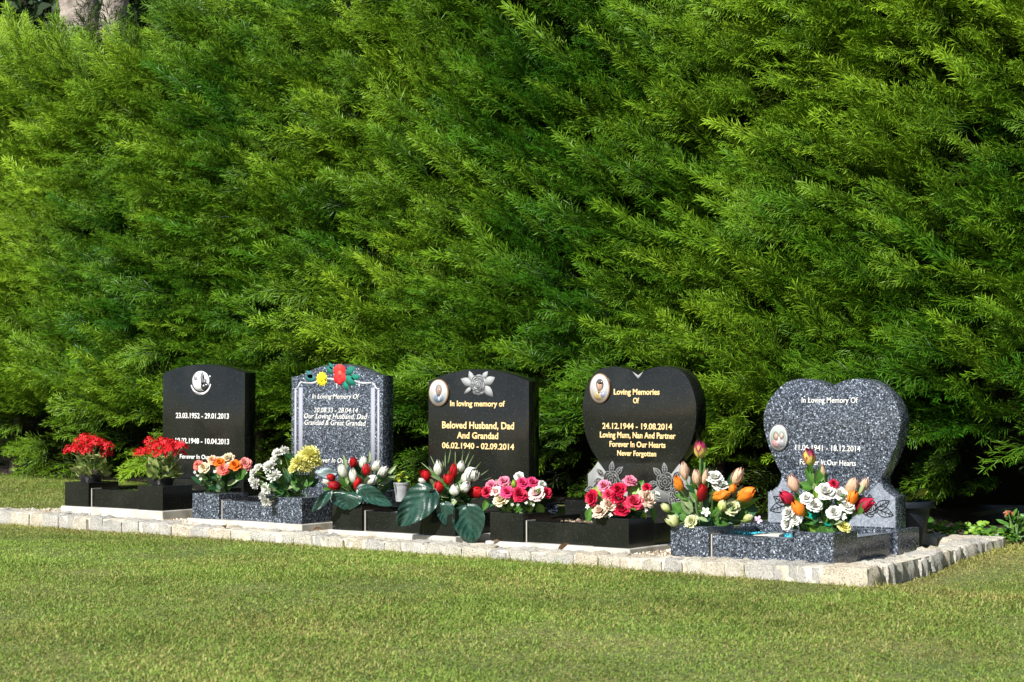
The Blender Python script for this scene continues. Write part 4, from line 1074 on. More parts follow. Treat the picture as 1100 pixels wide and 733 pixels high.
BOUQUETS = {
'B1': ((0.832, 0.085, 0.08),
  [('rose', 'coral', -0.0407, -0.0896, 0.1122, 0.0183, 0.0183, -40),
   ('rose', 'cream', -0.0137, -0.0846, 0.1035, 0.021, 0.0219, -20),
   ('rose', 'peach', 0.0026, -0.0512, 0.1325, 0.0192, 0.0183, -10),
   ('rose', 'orange', 0.0322, -0.0413, 0.1237, 0.0228, 0.0183, 0),
   ('rose', 'cream', 0.0438, -0.0046, 0.1407, 0.0266, 0.0174, 0),
   ('rose', 'coral', 0.0548, -0.0449, 0.0971, 0.0237, 0.021, 10),
   ('rose', 'orange', 0.081, -0.0038, 0.1132, 0.021, 0.0201, 10),
   ('rose', 'pinkcoral', 0.0994, 0.0379, 0.1168, 0.0252, 0.0229, 35),
   ('tiny', 'white', -0.0449, -0.1012, 0.0828, 0.0064, 0.0064, 0),
   ('tiny', 'white', 0.0609, -0.0286, 0.1117, 0.0073, 0.0064, 0),
   ('tiny', 'white', -0.0259, -0.0882, 0.0555, 0.0055, 0.0055, 0),
   ('tiny', 'white', 0.0319, -0.0665, 0.0858, 0.0064, 0.0064, 0),
   ('tiny', 'white', 0.1103, 0.0279, 0.0808, 0.0064, 0.0055, 0),
   ('tiny', 'white', -0.0358, -0.0974, 0.0692, 0.0055, 0.0055, 0)],
  [('leaf', 'green', 0.0711, 0.023, 0.0699, 0.0252, 0.0206, 60),
   ('leaf', 'green', 0.0281, -0.0239, 0.0613, 0.0229, 0.016, -30),
   ('leaf', 'dkgreen', 0.0075, -0.0417, 0.0706, 0.0229, 0.0229, -60),
   ('leaf', 'dkgreen', -0.0348, -0.0633, 0.0657, 0.0229, 0.0229, -70),
   ('leaf', 'green', 0.0838, 0.0557, 0.069, 0.0207, 0.0184, 70),
   ('leaf', 'dkgreen', 0.0479, 0.0275, 0.0415, 0.0276, 0.0184, 90),
   ('leaf', 'dkgreen', -0.0477, -0.0115, 0.0265, 0.0276, 0.0184, -90),
   ('leaf', 'dkgreen', 0.0205, -0.003, 0.0374, 0.0184, 0.0184, 10)]),
'B2': ((1.27, 0.085, 0.08),
  [('mum', 'white', -0.0294, -0.0717, 0.1776, 0.0246, 0.0157, 10),
   ('mum', 'white', -0.0497, -0.0929, 0.168, 0.0206, 0.0177, -20),
   ('mum', 'white', -0.0514, -0.1053, 0.1438, 0.0147, 0.0147, -20),
   ('mum', 'white', -0.0601, -0.1209, 0.1147, 0.0284, 0.0275, -30),
   ('mum', 'white', -0.0411, -0.1162, 0.0807, 0.0294, 0.0274, -20),
   ('mum', 'white', -0.0993, -0.1431, 0.112, 0.0167, 0.0167, -50),
   ('mum', 'white', -0.113, -0.1534, 0.0924, 0.0177, 0.0177, -60),
   ('mum', 'white', -0.1029, -0.1533, 0.0511, 0.0226, 0.0216, -80),
   ('mum', 'white', -0.1179, -0.1587, 0.0655, 0.0147, 0.0147, -80),
   ('mum', 'white', -0.0643, -0.1339, 0.0318, 0.0245, 0.0216, -110),
   ('mum', 'white', -0.0774, -0.1376, 0.0022, 0.0196, 0.0196, -120),
   ('mum', 'white', -0.0694, -0.1282, -0.0175, 0.0226, 0.0226, -140),
   ('mum', 'yellow', 0.0411, -0.0037, 0.1575, 0.0444, 0.0414, 15),
   ('mum', 'yellow', 0.025, -0.0442, 0.1289, 0.0373, 0.0344, -15),
   ('mum', 'yellow', 0.0569, 0.0082, 0.1353, 0.0325, 0.0296, 30),
   ('mum', 'yellow', 0.0122, -0.0663, 0.1073, 0.0177, 0.0196, -40),
   ('mum', 'yellow', 0.0436, -0.0282, 0.1116, 0.0295, 0.0246, 0)],
  [('leaf', 'green', 0.003, -0.0343, 0.0641, 0.0246, 0.0296, -40),
   ('leaf', 'green', 0.0194, -0.0158, 0.054, 0.0197, 0.0296, 0),
   ('leaf', 'green', 0.0334, 0.0053, 0.0634, 0.0247, 0.0296, 40),
   ('leaf', 'dkgreen', 0.0411, 0.0188, 0.0532, 0.0198, 0.0247, 60),
   ('leaf', 'green', 0.0003, -0.0385, 0.0396, 0.0246, 0.0197, -70),
   ('leaf', 'dkgreen', -0.0329, -0.0675, 0.0693, 0.0197, 0.0295, -20),
   ('leaf', 'green', -0.0338, -0.0627, -0.0145, 0.0177, 0.0295, 170),
   ('leaf', 'dkgreen', -0.0474, -0.0805, 0.0202, 0.0246, 0.0246, -120),
   ('leaf', 'dkgreen', -0.0194, -0.0533, 0.0839, 0.0172, 0.0295, -10),
   ('leaf', 'dkgreen', -0.0632, -0.0922, 0.0497, 0.0197, 0.0197, -70)]),
'C1': ((1.575, 0.085, 0.067),
  [('tulip', 'red', -0.0597, -0.1099, 0.0967, 0.0163, 0.0173, -60),
   ('tulip', 'red', -0.0514, -0.1011, 0.0655, 0.0211, 0.0249, -85),
   ('tulip', 'white', -0.0858, -0.1105, 0.0778, 0.0125, 0.0154, -70),
   ('tulip', 'white', -0.0232, -0.0863, 0.1198, 0.0211, 0.0297, -20),
   ('tulip', 'red', -0.0098, -0.0396, 0.1507, 0.0173, 0.0221, -5),
   ('tulip', 'white', 0.0181, -0.0132, 0.1519, 0.0202, 0.025, 5),
   ('tulip', 'red', 0.0467, -0.032, 0.1245, 0.0192, 0.023, 15),
   ('tulip', 'white', 0.0188, -0.0728, 0.1032, 0.0191, 0.0278, -8),
   ('tulip', 'red', 0.034, -0.0634, 0.0713, 0.0201, 0.0277, 8),
   ('tulip', 'white', 0.0721, -0.0272, 0.0867, 0.0211, 0.023, 50),
   ('tulip', 'white', 0.0601, 0.0115, 0.1387, 0.0183, 0.0221, 30),
   ('tulip', 'white', 0.0872, 0.0174, 0.1151, 0.0183, 0.0269, 40)],
  [('big', 'hosta', 0.0175, -0.1112, 0.0061, 0.0619, 0.0305, 185),
   ('big', 'hosta', 0.1101, -0.0441, 0.0204, 0.0314, 0.0667, 115),
   ('big', 'hosta', -0.0615, -0.1687, 0.0038, 0.0191, 0.0476, -135),
   ('big', 'greyleaf', -0.1313, -0.0613, 0.1098, 0.0194, 0.0436, -85),
   ('leaf', 'green', 0.0307, -0.0167, 0.0668, 0.0192, 0.024, 40),
   ('leaf', 'green', 0.051, 0.0715, 0.0541, 0.0194, 0.0242, 70),
   ('leaf', 'green', -0.0336, -0.0669, 0.0766, 0.0144, 0.0192, -30),
   ('leaf', 'green', -0.0922, -0.0507, 0.0259, 0.0193, 0.029, -100),
   ('leaf', 'palegreen', 0.0753, 0.0648, 0.0841, 0.0121, 0.0338, 60),
   ('leaf', 'palegreen', 0.0689, 0.0876, 0.1169, 0.0087, 0.0339, 45),
   ('leaf', 'palegreen', 0.0635, 0.0338, 0.0705, 0.0121, 0.0338, 80),
   ('leaf', 'green', -0.0213, -0.0444, 0.052, 0.0193, 0.0193, 0),
   ('leaf', 'palegreen', -0.0719, -0.03, 0.0353, 0.0106, 0.0387, -110),
   ('leaf', 'palegreen', -0.063, -0.0258, 0.1514, 0.0077, 0.029, -15),
   ('leaf', 'palegreen', -0.0333, 0.0812, 0.1681, 0.0068, 0.0244, 5),
   ('leaf', 'palegreen', -0.1101, -0.0667, 0.0212, 0.0145, 0.0193, -120)]),
'C2': ((2.013, 0.085, 0.067),
  [('tulip', 'white', -0.028, -0.0517, 0.1416, 0.0184, 0.0296, 0),
   ('tulip', 'red', 0.0285, -0.0362, 0.1282, 0.0184, 0.0326, 10),
   ('tulip', 'red', 0.0248, -0.063, 0.1027, 0.0213, 0.0224, -30),
   ('tulip', 'red', -0.0583, -0.0873, 0.115, 0.0204, 0.0245, -35),
   ('tulip', 'red', -0.0534, -0.0984, 0.0672, 0.0224, 0.0245, -75),
   ('tulip', 'red', -0.0008, -0.0862, 0.0745, 0.0203, 0.0234, -15),
   ('tulip', 'white', 0.0491, -0.0528, 0.0634, 0.0213, 0.0213, 10),
   ('tulip', 'white', 0.0761, -0.0245, 0.0742, 0.0203, 0.0214, 30),
   ('tulip', 'white', 0.033, 0.0014, 0.1464, 0.0174, 0.0225, 15),
   ('tulip', 'white', 0.0778, 0.0102, 0.1176, 0.0316, 0.0265, 50),
   ('tulip', 'white', 0.0717, -0.0155, 0.1057, 0.0204, 0.0204, 30),
   ('tulip', 'red', 0.0875, 0.0227, 0.0537, 0.0255, 0.0296, 80),
   ('tulip', 'white', -0.0672, -0.0982, 0.0948, 0.0122, 0.0153, -60)],
  [('big', 'hosta', -0.0561, -0.1645, -0.0032, 0.0597, 0.0835, -135),
   ('big', 'hosta', 0.0397, -0.0942, -0.026, 0.0334, 0.0379, 175),
   ('big', 'hosta', 0.1087, -0.0429, -0.069, 0.0597, 0.0657, 172),
   ('leaf', 'varieg', 0.0221, 0.0343, 0.0115, 0.0267, 0.0339, 170),
   ('leaf', 'green', -0.069, -0.0343, 0.0075, 0.0205, 0.0257, 180),
   ('leaf', 'green', -0.0279, -0.0119, 0.0233, 0.0257, 0.0205, 90),
   ('leaf', 'green', -0.0137, 0.0117, 0.0175, 0.0206, 0.0206, 100),
   ('leaf', 'green', -0.09, -0.0409, 0.0225, 0.0206, 0.0206, -120),
   ('leaf', 'green', 0.0358, -0.0106, 0.0969, 0.0153, 0.0255, 0),
   ('leaf', 'green', -0.0123, -0.0484, 0.0511, 0.0204, 0.0204, 0),
   ('blade', 'palegreen', -0.009, -0.0113, 0.1878, 0.0051, 0.0308, 12),
   ('blade', 'palegreen', -0.0216, -0.0201, 0.1724, 0.0051, 0.0308, 0),
   ('blade', 'palegreen', 0.0282, 0.0161, 0.1775, 0.0051, 0.0308, 8),
   ('blade', 'palegreen', 0.0529, 0.0344, 0.1621, 0.0051, 0.0308, 25),
   ('blade', 'palegreen', -0.0549, -0.044, 0.157, 0.0051, 0.0308, -25),
   ('blade', 'palegreen', -0.0759, -0.0588, 0.1416, 0.0051, 0.0308, -45),
   ('blade', 'palegreen', 0.0855, 0.0594, 0.116, 0.0082, 0.0359, 55),
   ('blade', 'palegreen', 0.0692, 0.0469, 0.1416, 0.0051, 0.0308, 40),
   ('blade', 'palegreen', 0.0448, 0.0281, 0.1826, 0.0046, 0.0308, 20),
   ('blade', 'palegreen', 0.0935, 0.0657, 0.0955, 0.0072, 0.0308, 65),
   ('blade', 'palegreen', -0.0262, -0.0225, 0.1365, 0.0062, 0.0308, -5),
   ('blade', 'palegreen', 0.0074, 0.0011, 0.1724, 0.0051, 0.0308, 3),
   ('blade', 'palegreen', -0.0595, -0.0465, 0.1262, 0.0062, 0.0256, -30)]),
'D1': ((2.32, 0.085, 0.06),
  [('rose', 'pink', -0.0685, -0.0897, 0.0966, 0.0204, 0.0181, -40),
   ('rose', 'redpink', -0.0775, -0.1042, 0.0734, 0.019, 0.019, -60),
   ('rose', 'palepink', -0.0443, -0.0957, 0.0768, 0.0181, 0.0181, -30),
   ('rose', 'cream', -0.0207, -0.095, 0.0488, 0.0216, 0.027, -20),
   ('rose', 'pink', -0.0291, -0.0654, 0.1104, 0.0208, 0.019, -20),
   ('rose', 'hotpink', -0.0032, -0.0792, 0.0756, 0.0253, 0.0225, -10),
   ('rose', 'redpink', 0.0379, -0.0575, 0.0661, 0.0252, 0.0252, 5),
   ('rose', 'hotpink', 0.0324, -0.0322, 0.1063, 0.0235, 0.0199, 5),
   ('rose', 'hotpink', 0.0564, -0.0074, 0.1083, 0.0208, 0.0208, 20),
   ('rose', 'white', 0.008, -0.0216, 0.1278, 0.0209, 0.0145, 0),
   ('rose', 'white', 0.0855, 0.0142, 0.097, 0.0181, 0.0163, 30),
   ('rose', 'palepink', 0.0792, -0.0177, 0.0702, 0.0298, 0.0244, 20),
   ('rose', 'redpink', 0.1033, 0.0139, 0.0682, 0.0163, 0.0199, 50),
   ('tulip', 'lime', 0.0089, -0.0536, 0.102, 0.0117, 0.0154, 0),
   ('tiny', 'white', 0.0163, -0.0754, 0.0289, 0.0054, 0.0054, 0),
   ('tiny', 'white', 0.0569, -0.0469, 0.0357, 0.0054, 0.0054, 0),
   ('tiny', 'white', 0.0334, -0.0644, 0.0289, 0.0054, 0.0054, 0),
   ('tiny', 'white', 0.0753, -0.0262, 0.0263, 0.0054, 0.0054, 0),
   ('rose', 'navy', 0.1044, 0.0502, 0.0168, 0.019, 0.0209, 40)],
  [('leaf', 'lime', 0.0419, -0.0066, 0.0151, 0.0172, 0.0199, 175),
   ('leaf', 'lime', 0.0631, 0.0316, 0.0057, 0.0163, 0.0236, 165),
   ('leaf', 'lime', -0.0075, -0.0489, 0.0267, 0.0181, 0.0208, -150),
   ('leaf', 'green', -0.1037, -0.073, 0.0221, 0.0127, 0.0228, -155),
   ('leaf', 'green', -0.04, -0.0596, 0.0147, 0.0181, 0.0181, 180),
   ('leaf', 'dkgreen', 0.0216, -0.0288, 0.0245, 0.0226, 0.0163, 180),
   ('leaf', 'dkgreen', -0.0685, -0.0746, 0.0325, 0.0136, 0.0181, -140),
   ('leaf', 'lime', -0.021, -0.0473, 0.008, 0.0109, 0.0136, 180)]),
'D2': ((2.758, 0.085, 0.06),
  [('rose', 'crimson', -0.0673, -0.1039, 0.0666, 0.0238, 0.026, -60),
   ('rose', 'pink', -0.0394, -0.0669, 0.1094, 0.0216, 0.0193, -30),
   ('rose', 'crimson', 0.0104, -0.05, 0.0978, 0.026, 0.0238, 0),
   ('rose', 'crimson', 0.0167, -0.065, 0.0693, 0.0226, 0.0226, 0),
   ('rose', 'crimson', 0.032, -0.0658, 0.0327, 0.0237, 0.0271, 10),
   ('rose', 'pinkred', 0.0639, -0.0321, 0.0547, 0.0282, 0.0294, 20),
   ('rose', 'pink', 0.0286, -0.002, 0.1258, 0.0239, 0.0182, 10),
   ('rose', 'crimson', 0.0787, 0.0269, 0.1023, 0.0125, 0.0159, 30),
   ('rose', 'creampink', -0.0331, -0.1022, 0.0254, 0.026, 0.026, -30),
   ('rose', 'creampink', -0.0034, -0.0858, 0.0471, 0.0237, 0.0237, -10),
   ('rose', 'creampink', 0.0929, 0.0096, 0.065, 0.0306, 0.0272, 40),
   ('rose', 'white', 0.1034, 0.0408, 0.077, 0.0204, 0.0227, 45),
   ('rose', 'pinkred', -0.0127, -0.0767, 0.0802, 0.0192, 0.0192, -20),
   ('tiny', 'white', 0.0, -0.0859, 0.01, 0.0079, 0.0068, 0),
   ('tiny', 'white', 0.0511, -0.0507, 0.0259, 0.0068, 0.0068, 0),
   ('tiny', 'white', -0.0133, -0.0913, 0.0042, 0.0068, 0.0068, 0),
   ('tiny', 'white', -0.0739, -0.1123, 0.0357, 0.0079, 0.0079, 0),
   ('tiny', 'white', 0.0918, -0.0046, 0.0251, 0.0068, 0.0068, 0)],
  [('leaf', 'lime', -0.0665, -0.057, 0.0872, 0.0251, 0.0228, -60),
   ('leaf', 'lime', 0.062, 0.0161, -0.001, 0.0193, 0.0261, 170),
   ('leaf', 'green', 0.0855, 0.0533, 0.0076, 0.0125, 0.0285, 165),
   ('leaf', 'green', -0.0907, -0.0791, 0.005, 0.0159, 0.0273, -165),
   ('leaf', 'lime', 0.0327, 0.0147, 0.0957, 0.0228, 0.0205, 30),
   ('leaf', 'lime', -0.0476, -0.0649, 0.0569, 0.0193, 0.017, -60),
   ('leaf', 'green', 0.0435, 0.0402, 0.1063, 0.0171, 0.0205, 30),
   ('leaf', 'dkgreen', -0.0071, -0.0493, 0.0066, 0.0227, 0.0227, 180),
   ('leaf', 'dkgreen', 0.0545, 0.0014, 0.0177, 0.0227, 0.0227, 160)]),
'E1': ((3.074, 0.085, 0.046),
  [('rosebud', 'purpleyellow', 0.0032, -0.0222, 0.2507, 0.0238, 0.0286, 0),
   ('tulip', 'blush', -0.0284, -0.0712, 0.1802, 0.0178, 0.0309, -8),
   ('tulip', 'blush', 0.0107, -0.0583, 0.16, 0.0178, 0.0284, -8),
   ('tulip', 'blush', 0.0338, -0.0441, 0.1601, 0.0118, 0.0273, 8),
   ('rose', 'white', 0.0595, -0.025, 0.1631, 0.0273, 0.0296, 0),
   ('rose', 'white', 0.0789, -0.0175, 0.1367, 0.0272, 0.0249, 10),
   ('tulip', 'blush', 0.1168, 0.0267, 0.1627, 0.0214, 0.0308, 25),
   ('tulip', 'orange', -0.0415, -0.0885, 0.139, 0.019, 0.0297, -20),
   ('tulip', 'orange', 0.0821, -0.023, 0.1004, 0.0225, 0.0307, 75),
   ('tulip', 'orange', 0.1094, 0.0062, 0.1219, 0.0154, 0.0178, 30),
   ('tulip', 'orange', 0.1433, 0.0395, 0.1037, 0.0249, 0.0332, 58),
   ('tulip', 'red', 0.0313, -0.0585, 0.1075, 0.0201, 0.0319, 0),
   ('tiny', 'white', 0.044, -0.0571, 0.0459, 0.0142, 0.0142, 0),
   ('rose', 'limewhite', 0.1129, -0.0001, 0.0632, 0.0284, 0.0213, 30),
   ('rose', 'limewhite', 0.002, -0.0811, 0.016, 0.0213, 0.0201, -30),
   ('tulip', 'limewhite', -0.0578, -0.103, 0.0148, 0.0213, 0.0237, -60),
   ('tulip', 'limewhite', -0.0796, -0.1092, 0.0587, 0.0154, 0.0202, -50),
   ('tulip', 'limewhite', 0.0884, -0.0223, 0.0664, 0.0177, 0.0201, 10),
   ('tulip', 'limewhite', 0.1496, 0.0423, 0.024, 0.0154, 0.0178, 50),
   ('tiny', 'lilac', 0.1681, 0.0755, 0.0169, 0.0131, 0.0131, 0)],
  [('leaf', 'palegreen', -0.0313, -0.0576, 0.0667, 0.0178, 0.0416, -25),
   ('leaf', 'palegreen', -0.0122, -0.0432, 0.1053, 0.0119, 0.0357, -15),
   ('leaf', 'lime', 0.1322, 0.0735, 0.0721, 0.0143, 0.0417, 65),
   ('leaf', 'green', 0.0502, -0.0095, 0.0465, 0.0202, 0.0356, 10),
   ('leaf', 'green', 0.0688, 0.0054, 0.0168, 0.0238, 0.0356, 110),
   ('leaf', 'dkgreen', 0.1365, 0.0778, 0.0453, 0.0238, 0.0298, 70),
   ('leaf', 'green', 0.011, -0.0362, 0.0465, 0.0178, 0.0356, -20),
   ('leaf', 'dkgreen', 0.0405, -0.0165, 0.011, 0.0356, 0.0238, 100),
   ('leaf', 'green', -0.0418, -0.0632, 0.034, 0.0202, 0.0297, -60),
   ('leaf', 'green', -0.0589, -0.0693, 0.0574, 0.0202, 0.0238, -50),
   ('leaf', 'palegreen', 0.0057, -0.0388, 0.0582, 0.0119, 0.0416, -10),
   ('leaf', 'dkgreen', 0.0957, 0.0298, 0.0284, 0.0238, 0.0297, 60),
   ('leaf', 'green', 0.0016, -0.008, 0.1995, 0.0107, 0.0358, 5),
   ('leaf', 'green', 0.0274, -0.0111, 0.1408, 0.0143, 0.0214, 30),
   ('leaf', 'green', 0.0202, -0.0286, -0.007, 0.0238, 0.0178, 150),
   ('leaf', 'palegreen', 0.1055, 0.0487, 0.111, 0.0095, 0.0298, 40),
   ('leaf', 'green', 0.1168, 0.0525, 0.0399, 0.0238, 0.0238, 60),
   ('leaf', 'palegreen', 0.0597, -0.0024, 0.0347, 0.0143, 0.0297, 20)]),
'E2': ((3.528, 0.085, 0.046),
  [('rosebud', 'purpleyellow', -0.0308, -0.0438, 0.2339, 0.0225, 0.0296, -12),
   ('tulip', 'blush', -0.0635, -0.0952, 0.1522, 0.0224, 0.0319, -25),
   ('tulip', 'redpink', -0.0793, -0.1093, 0.1081, 0.0212, 0.0295, -50),
   ('tulip', 'orange', -0.0422, -0.1047, 0.0739, 0.0235, 0.0294, -35),
   ('tulip', 'blush', 0.0138, -0.0412, 0.1947, 0.01, 0.0201, -15),
   ('rose', 'white', 0.0327, -0.0529, 0.1298, 0.0329, 0.0306, 0),
   ('rose', 'redpink', 0.0497, -0.0311, 0.1529, 0.0141, 0.0141, 0),
   ('rose', 'white', 0.0695, -0.0229, 0.1209, 0.0247, 0.0259, 15),
   ('rose', 'white', -0.019, -0.0899, 0.1092, 0.02, 0.0212, -20),
   ('rose', 'white', 0.0046, -0.081, 0.0879, 0.0282, 0.0247, -10),
   ('rose', 'white', 0.0577, -0.0449, 0.0628, 0.0247, 0.0235, 0),
   ('rose', 'white', 0.0869, -0.0124, 0.0828, 0.0259, 0.0235, 20),
   ('tulip', 'blush', 0.0909, 0.0099, 0.1437, 0.0201, 0.0295, 25),
   ('tulip', 'blush', 0.1132, 0.0464, 0.1446, 0.0166, 0.0284, 25),
   ('tulip', 'orange', 0.0953, 0.0035, 0.1088, 0.0212, 0.0259, 25),
   ('tulip', 'redpink', 0.1203, 0.0379, 0.0827, 0.0248, 0.0354, 62),
   ('rose', 'white', -0.0728, -0.1131, 0.0614, 0.0212, 0.0259, -40),
   ('rose', 'white', -0.0783, -0.1116, 0.0228, 0.0212, 0.0224, -70),
   ('rose', 'white', -0.0492, -0.1079, 0.0385, 0.0177, 0.0188, -50),
   ('rose', 'yellow', 0.081, -0.0206, 0.0172, 0.0188, 0.0212, 30),
   ('tiny', 'white', 0.0774, -0.0262, 0.0479, 0.0118, 0.0118, 0)],
  [('leaf', 'teal', -0.0157, -0.0548, 0.0576, 0.0201, 0.0284, 80),
   ('leaf', 'teal', 0.0282, -0.0256, 0.0312, 0.0177, 0.0213, 120),
   ('leaf', 'green', 0.0109, -0.0368, 0.0046, 0.0248, 0.0272, 160),
   ('leaf', 'green', 0.0439, -0.0053, -0.0165, 0.0201, 0.026, 170),
   ('leaf', 'green', 0.0491, 0.01, -0.0409, 0.0142, 0.0201, 160),
   ('leaf', 'dkgreen', 0.0678, 0.0125, 0.0425, 0.0236, 0.0236, 60),
   ('leaf', 'green', -0.0312, -0.0371, 0.1715, 0.0154, 0.0332, -30),
   ('leaf', 'green', 0.0031, -0.0205, 0.16, 0.0178, 0.0296, 30),
   ('leaf', 'lime', -0.0134, -0.0533, 0.0163, 0.0142, 0.0354, -10),
   ('leaf', 'green', -0.0454, -0.0543, 0.1422, 0.0178, 0.0273, -70),
   ('leaf', 'dkgreen', 0.0161, -0.0337, 0.0636, 0.0236, 0.0354, 0),
   ('leaf', 'green', -0.0287, -0.0617, 0.022, 0.0154, 0.0354, -25),
   ('leaf', 'dkgreen', 0.0483, -0.0073, 0.0221, 0.0236, 0.0236, 100),
   ('leaf', 'green', 0.0368, -0.0169, 0.0104, 0.0236, 0.0236, 90),
   ('leaf', 'lime', -0.0099, -0.0403, 0.1249, 0.0142, 0.0237, 0)]),
}

BQ = {
 'B1': ("low bunch of peach, orange and cream roses on the left block of the columned memorial", 90),
 'B2': ("yellow chrysanthemum ball with white chrysanthemums trailing over the granite block", 60),
 'C1': ("red and white rosebuds with dark drooping leaves below the painted flower headstone", 110),
 'C2': ("large bunch of red and white rosebuds with big pleated dark leaves over the kerb", 120),
 'D1': ("mixed pink, red and white roses right of the big pleated leaves", 70),
 'D2': ("crimson and cream roses in front of the black heart headstone", 70),
 'E1': ("tall tulips in orange, red and blush with white roses left of the blue heart", 130),
 'E2': ("white roses and mixed tulips with teal leaves in front of the blue heart headstone", 130)}
def bouquet(key, seed):
    r_ = np.random.default_rng(seed)
    base, blooms, leaves = BOUQUETS[key]; label, nfill = BQ[key]
    root = thing("flower_arrangement", label, "flowers", base, 0, "flower arrangements on the graves")
    stems = bmesh.new()
    foot = np.array([0, .01, .0])
    for q, (kind, col, x_, y_, z_, r1, r2, tilt) in enumerate(blooms):
        p = np.array([x_, y_, z_]); ta = R(tilt)
        ip = UP * math.cos(ta) + RIGHT * math.sin(ta)
        if kind in ('tulip', 'rosebud'):
            v, f, t = tulip(seed * 100 + q, r_.uniform(.05, .75) if kind == 'tulip' else -.3)
            Rm = orient(ip + TOWARD * (.22 + .15 * r_.random()), TOWARD + RIGHT * r_.normal() * .5); scl = np.array([r1 * .95, r1 * .95, r2])
        elif kind == 'rose':
            v, f, t = rose(seed * 100 + q,   .10 if col != 'white' else .07)
            Rm = orient(TOWARD * .8 + ip * .75 + r_.normal(0, .15, 3), UP + RIGHT * .3); scl = np.array([1, 1, 1]) * (r1 + r2) / 2 * (1.08 if col == 'white' else 1.2)
        elif kind == 'mum':
            v, f, t = mum(seed * 100 + q, 220 if col == 'yellow' else 80)
            Rm = orient(TOWARD * .6 + ip, UP + RIGHT * .4); scl = np.array([1, 1, .85]) * (r1 + r2) / 2 * 1.03
        else:
            v, f, t = small_flower(seed * 100 + q)
            Rm = orient(TOWARD + UP * .4 + r_.normal(0, .3, 3), RIGHT); scl = np.ones(3) * r1 * 1.15
        v = (v * scl) @ Rm.T
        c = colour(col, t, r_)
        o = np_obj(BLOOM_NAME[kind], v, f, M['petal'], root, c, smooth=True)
        o.location = tuple(p)
        o['label'] = COL_WORD[col] + " " + BLOOM_NAME[kind].replace('_', ' ') + " bloom"
        back = p - (ip if kind in ('tulip', 'rosebud') else ip * .5 - TOWARD * -.5) * r2 * .9
        fp = foot + np.array([r_.normal() * .012, r_.normal() * .012, -.01])
        mid = (back + fp) / 2 + np.array([(back - fp)[0] * .1, (back - fp)[1] * .1, .012])
        bm_tube(stems, catmull([tuple(fp), tuple(mid), tuple(back), tuple(back + (p - back) * .3)], 4), .0028, .0024, 5)
    bm_obj("stems", stems, M['stem'], root, 60)
    for q, (kind, col, x_, y_, z_, r1, r2, tilt) in enumerate(leaves):
        p = np.array([x_, y_, z_]); ta = R(tilt)
        ip = UP * math.cos(ta) + RIGHT * math.sin(ta)
        big = kind == 'big'
        v, f, t = leaf_grid(seed * 31 + q, 34 if big else (10 if kind == 'blade' else 8), 21 if big else 5, .22 if big else .3, .25 if big else r_.uniform(.1, .4), veins=big, heart_=big and col == 'hosta', blade=kind == 'blade')
        nrm = TOWARD + UP * (.35 if not big else .25) + r_.normal(0, .18 if not big else .06, 3)
        Rm = orient(ip + TOWARD * (.15 if not big else .1), np.cross(ip, nrm) * -1 if False else -nrm)
        # x across, z along, y away from the viewer
        zx = ip / np.linalg.norm(ip); yx = -(nrm - zx * np.dot(nrm, zx)); yx /= np.linalg.norm(yx); xx = np.cross(yx, zx)
        Rm = np.stack([xx, yx, zx], 1)
        scl = np.array([r1, (r1 + r2) / 2, r2])
        if kind == 'blade': scl[0] = max(r1 * .35, .003)
        v = (v * scl) @ Rm.T
        ck = 'leaflime' if col == 'lime' else col
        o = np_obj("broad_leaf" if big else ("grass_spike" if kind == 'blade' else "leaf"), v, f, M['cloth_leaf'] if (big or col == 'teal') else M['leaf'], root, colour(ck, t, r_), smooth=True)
        o.location = tuple(p)
        if col in ('teal', 'varieg', 'greyleaf'): o['label'] = {'teal': 'shiny teal leaf', 'varieg': 'cream and green variegated leaf', 'greyleaf': 'pale grey green leaf'}[col]
    # small filler leaves under and between the blooms
    B_ = np.array([b[2:5] for b in blooms if b[4] > .02]); parts = []; cs = []
    for k in range(nfill):
        a = B_[r_.integers(len(B_))]
        p = foot + (a - foot) * r_.uniform(.25, .88) + r_.normal(0, .012, 3); p[2] = max(p[2], .004)
        d = (p - foot) + r_.normal(0, .04, 3) + np.array([0, 0, .01]); d /= np.linalg.norm(d)
        v, f, t = leaf_grid(900 + k, 6, 3, .25, .3)
        nrm = TOWARD + UP * .8 + r_.normal(0, .5, 3)
        yx = -(nrm - d * np.dot(nrm, d)); yx /= np.linalg.norm(yx); xx = np.cross(yx, d)
        L = r_.uniform(.018, .034)
        v = (v * np.array([L * .42, L * .6, L])) @ np.stack([xx, yx, d], 1).T + p
        parts.append((v, f, t)); cs.append(colour(('green', 'dkgreen', 'green', 'palegreen')[r_.integers(4)], t, r_))
    v, f, t = merge(parts)
    np_obj("foliage", v, f, M['leaf'], root, np.concatenate(cs), smooth=True)
    return root
M['stem'] = mat_noise("green_stem", [(.3, (.05, .12, .025)), (.7, (.13, .22, .06))], 60, .5)
for k_i, key in enumerate(('B1', 'B2', 'C1', 'C2', 'D1', 'D2', 'E1', 'E2')):
    bouquet(key, 3 + k_i)

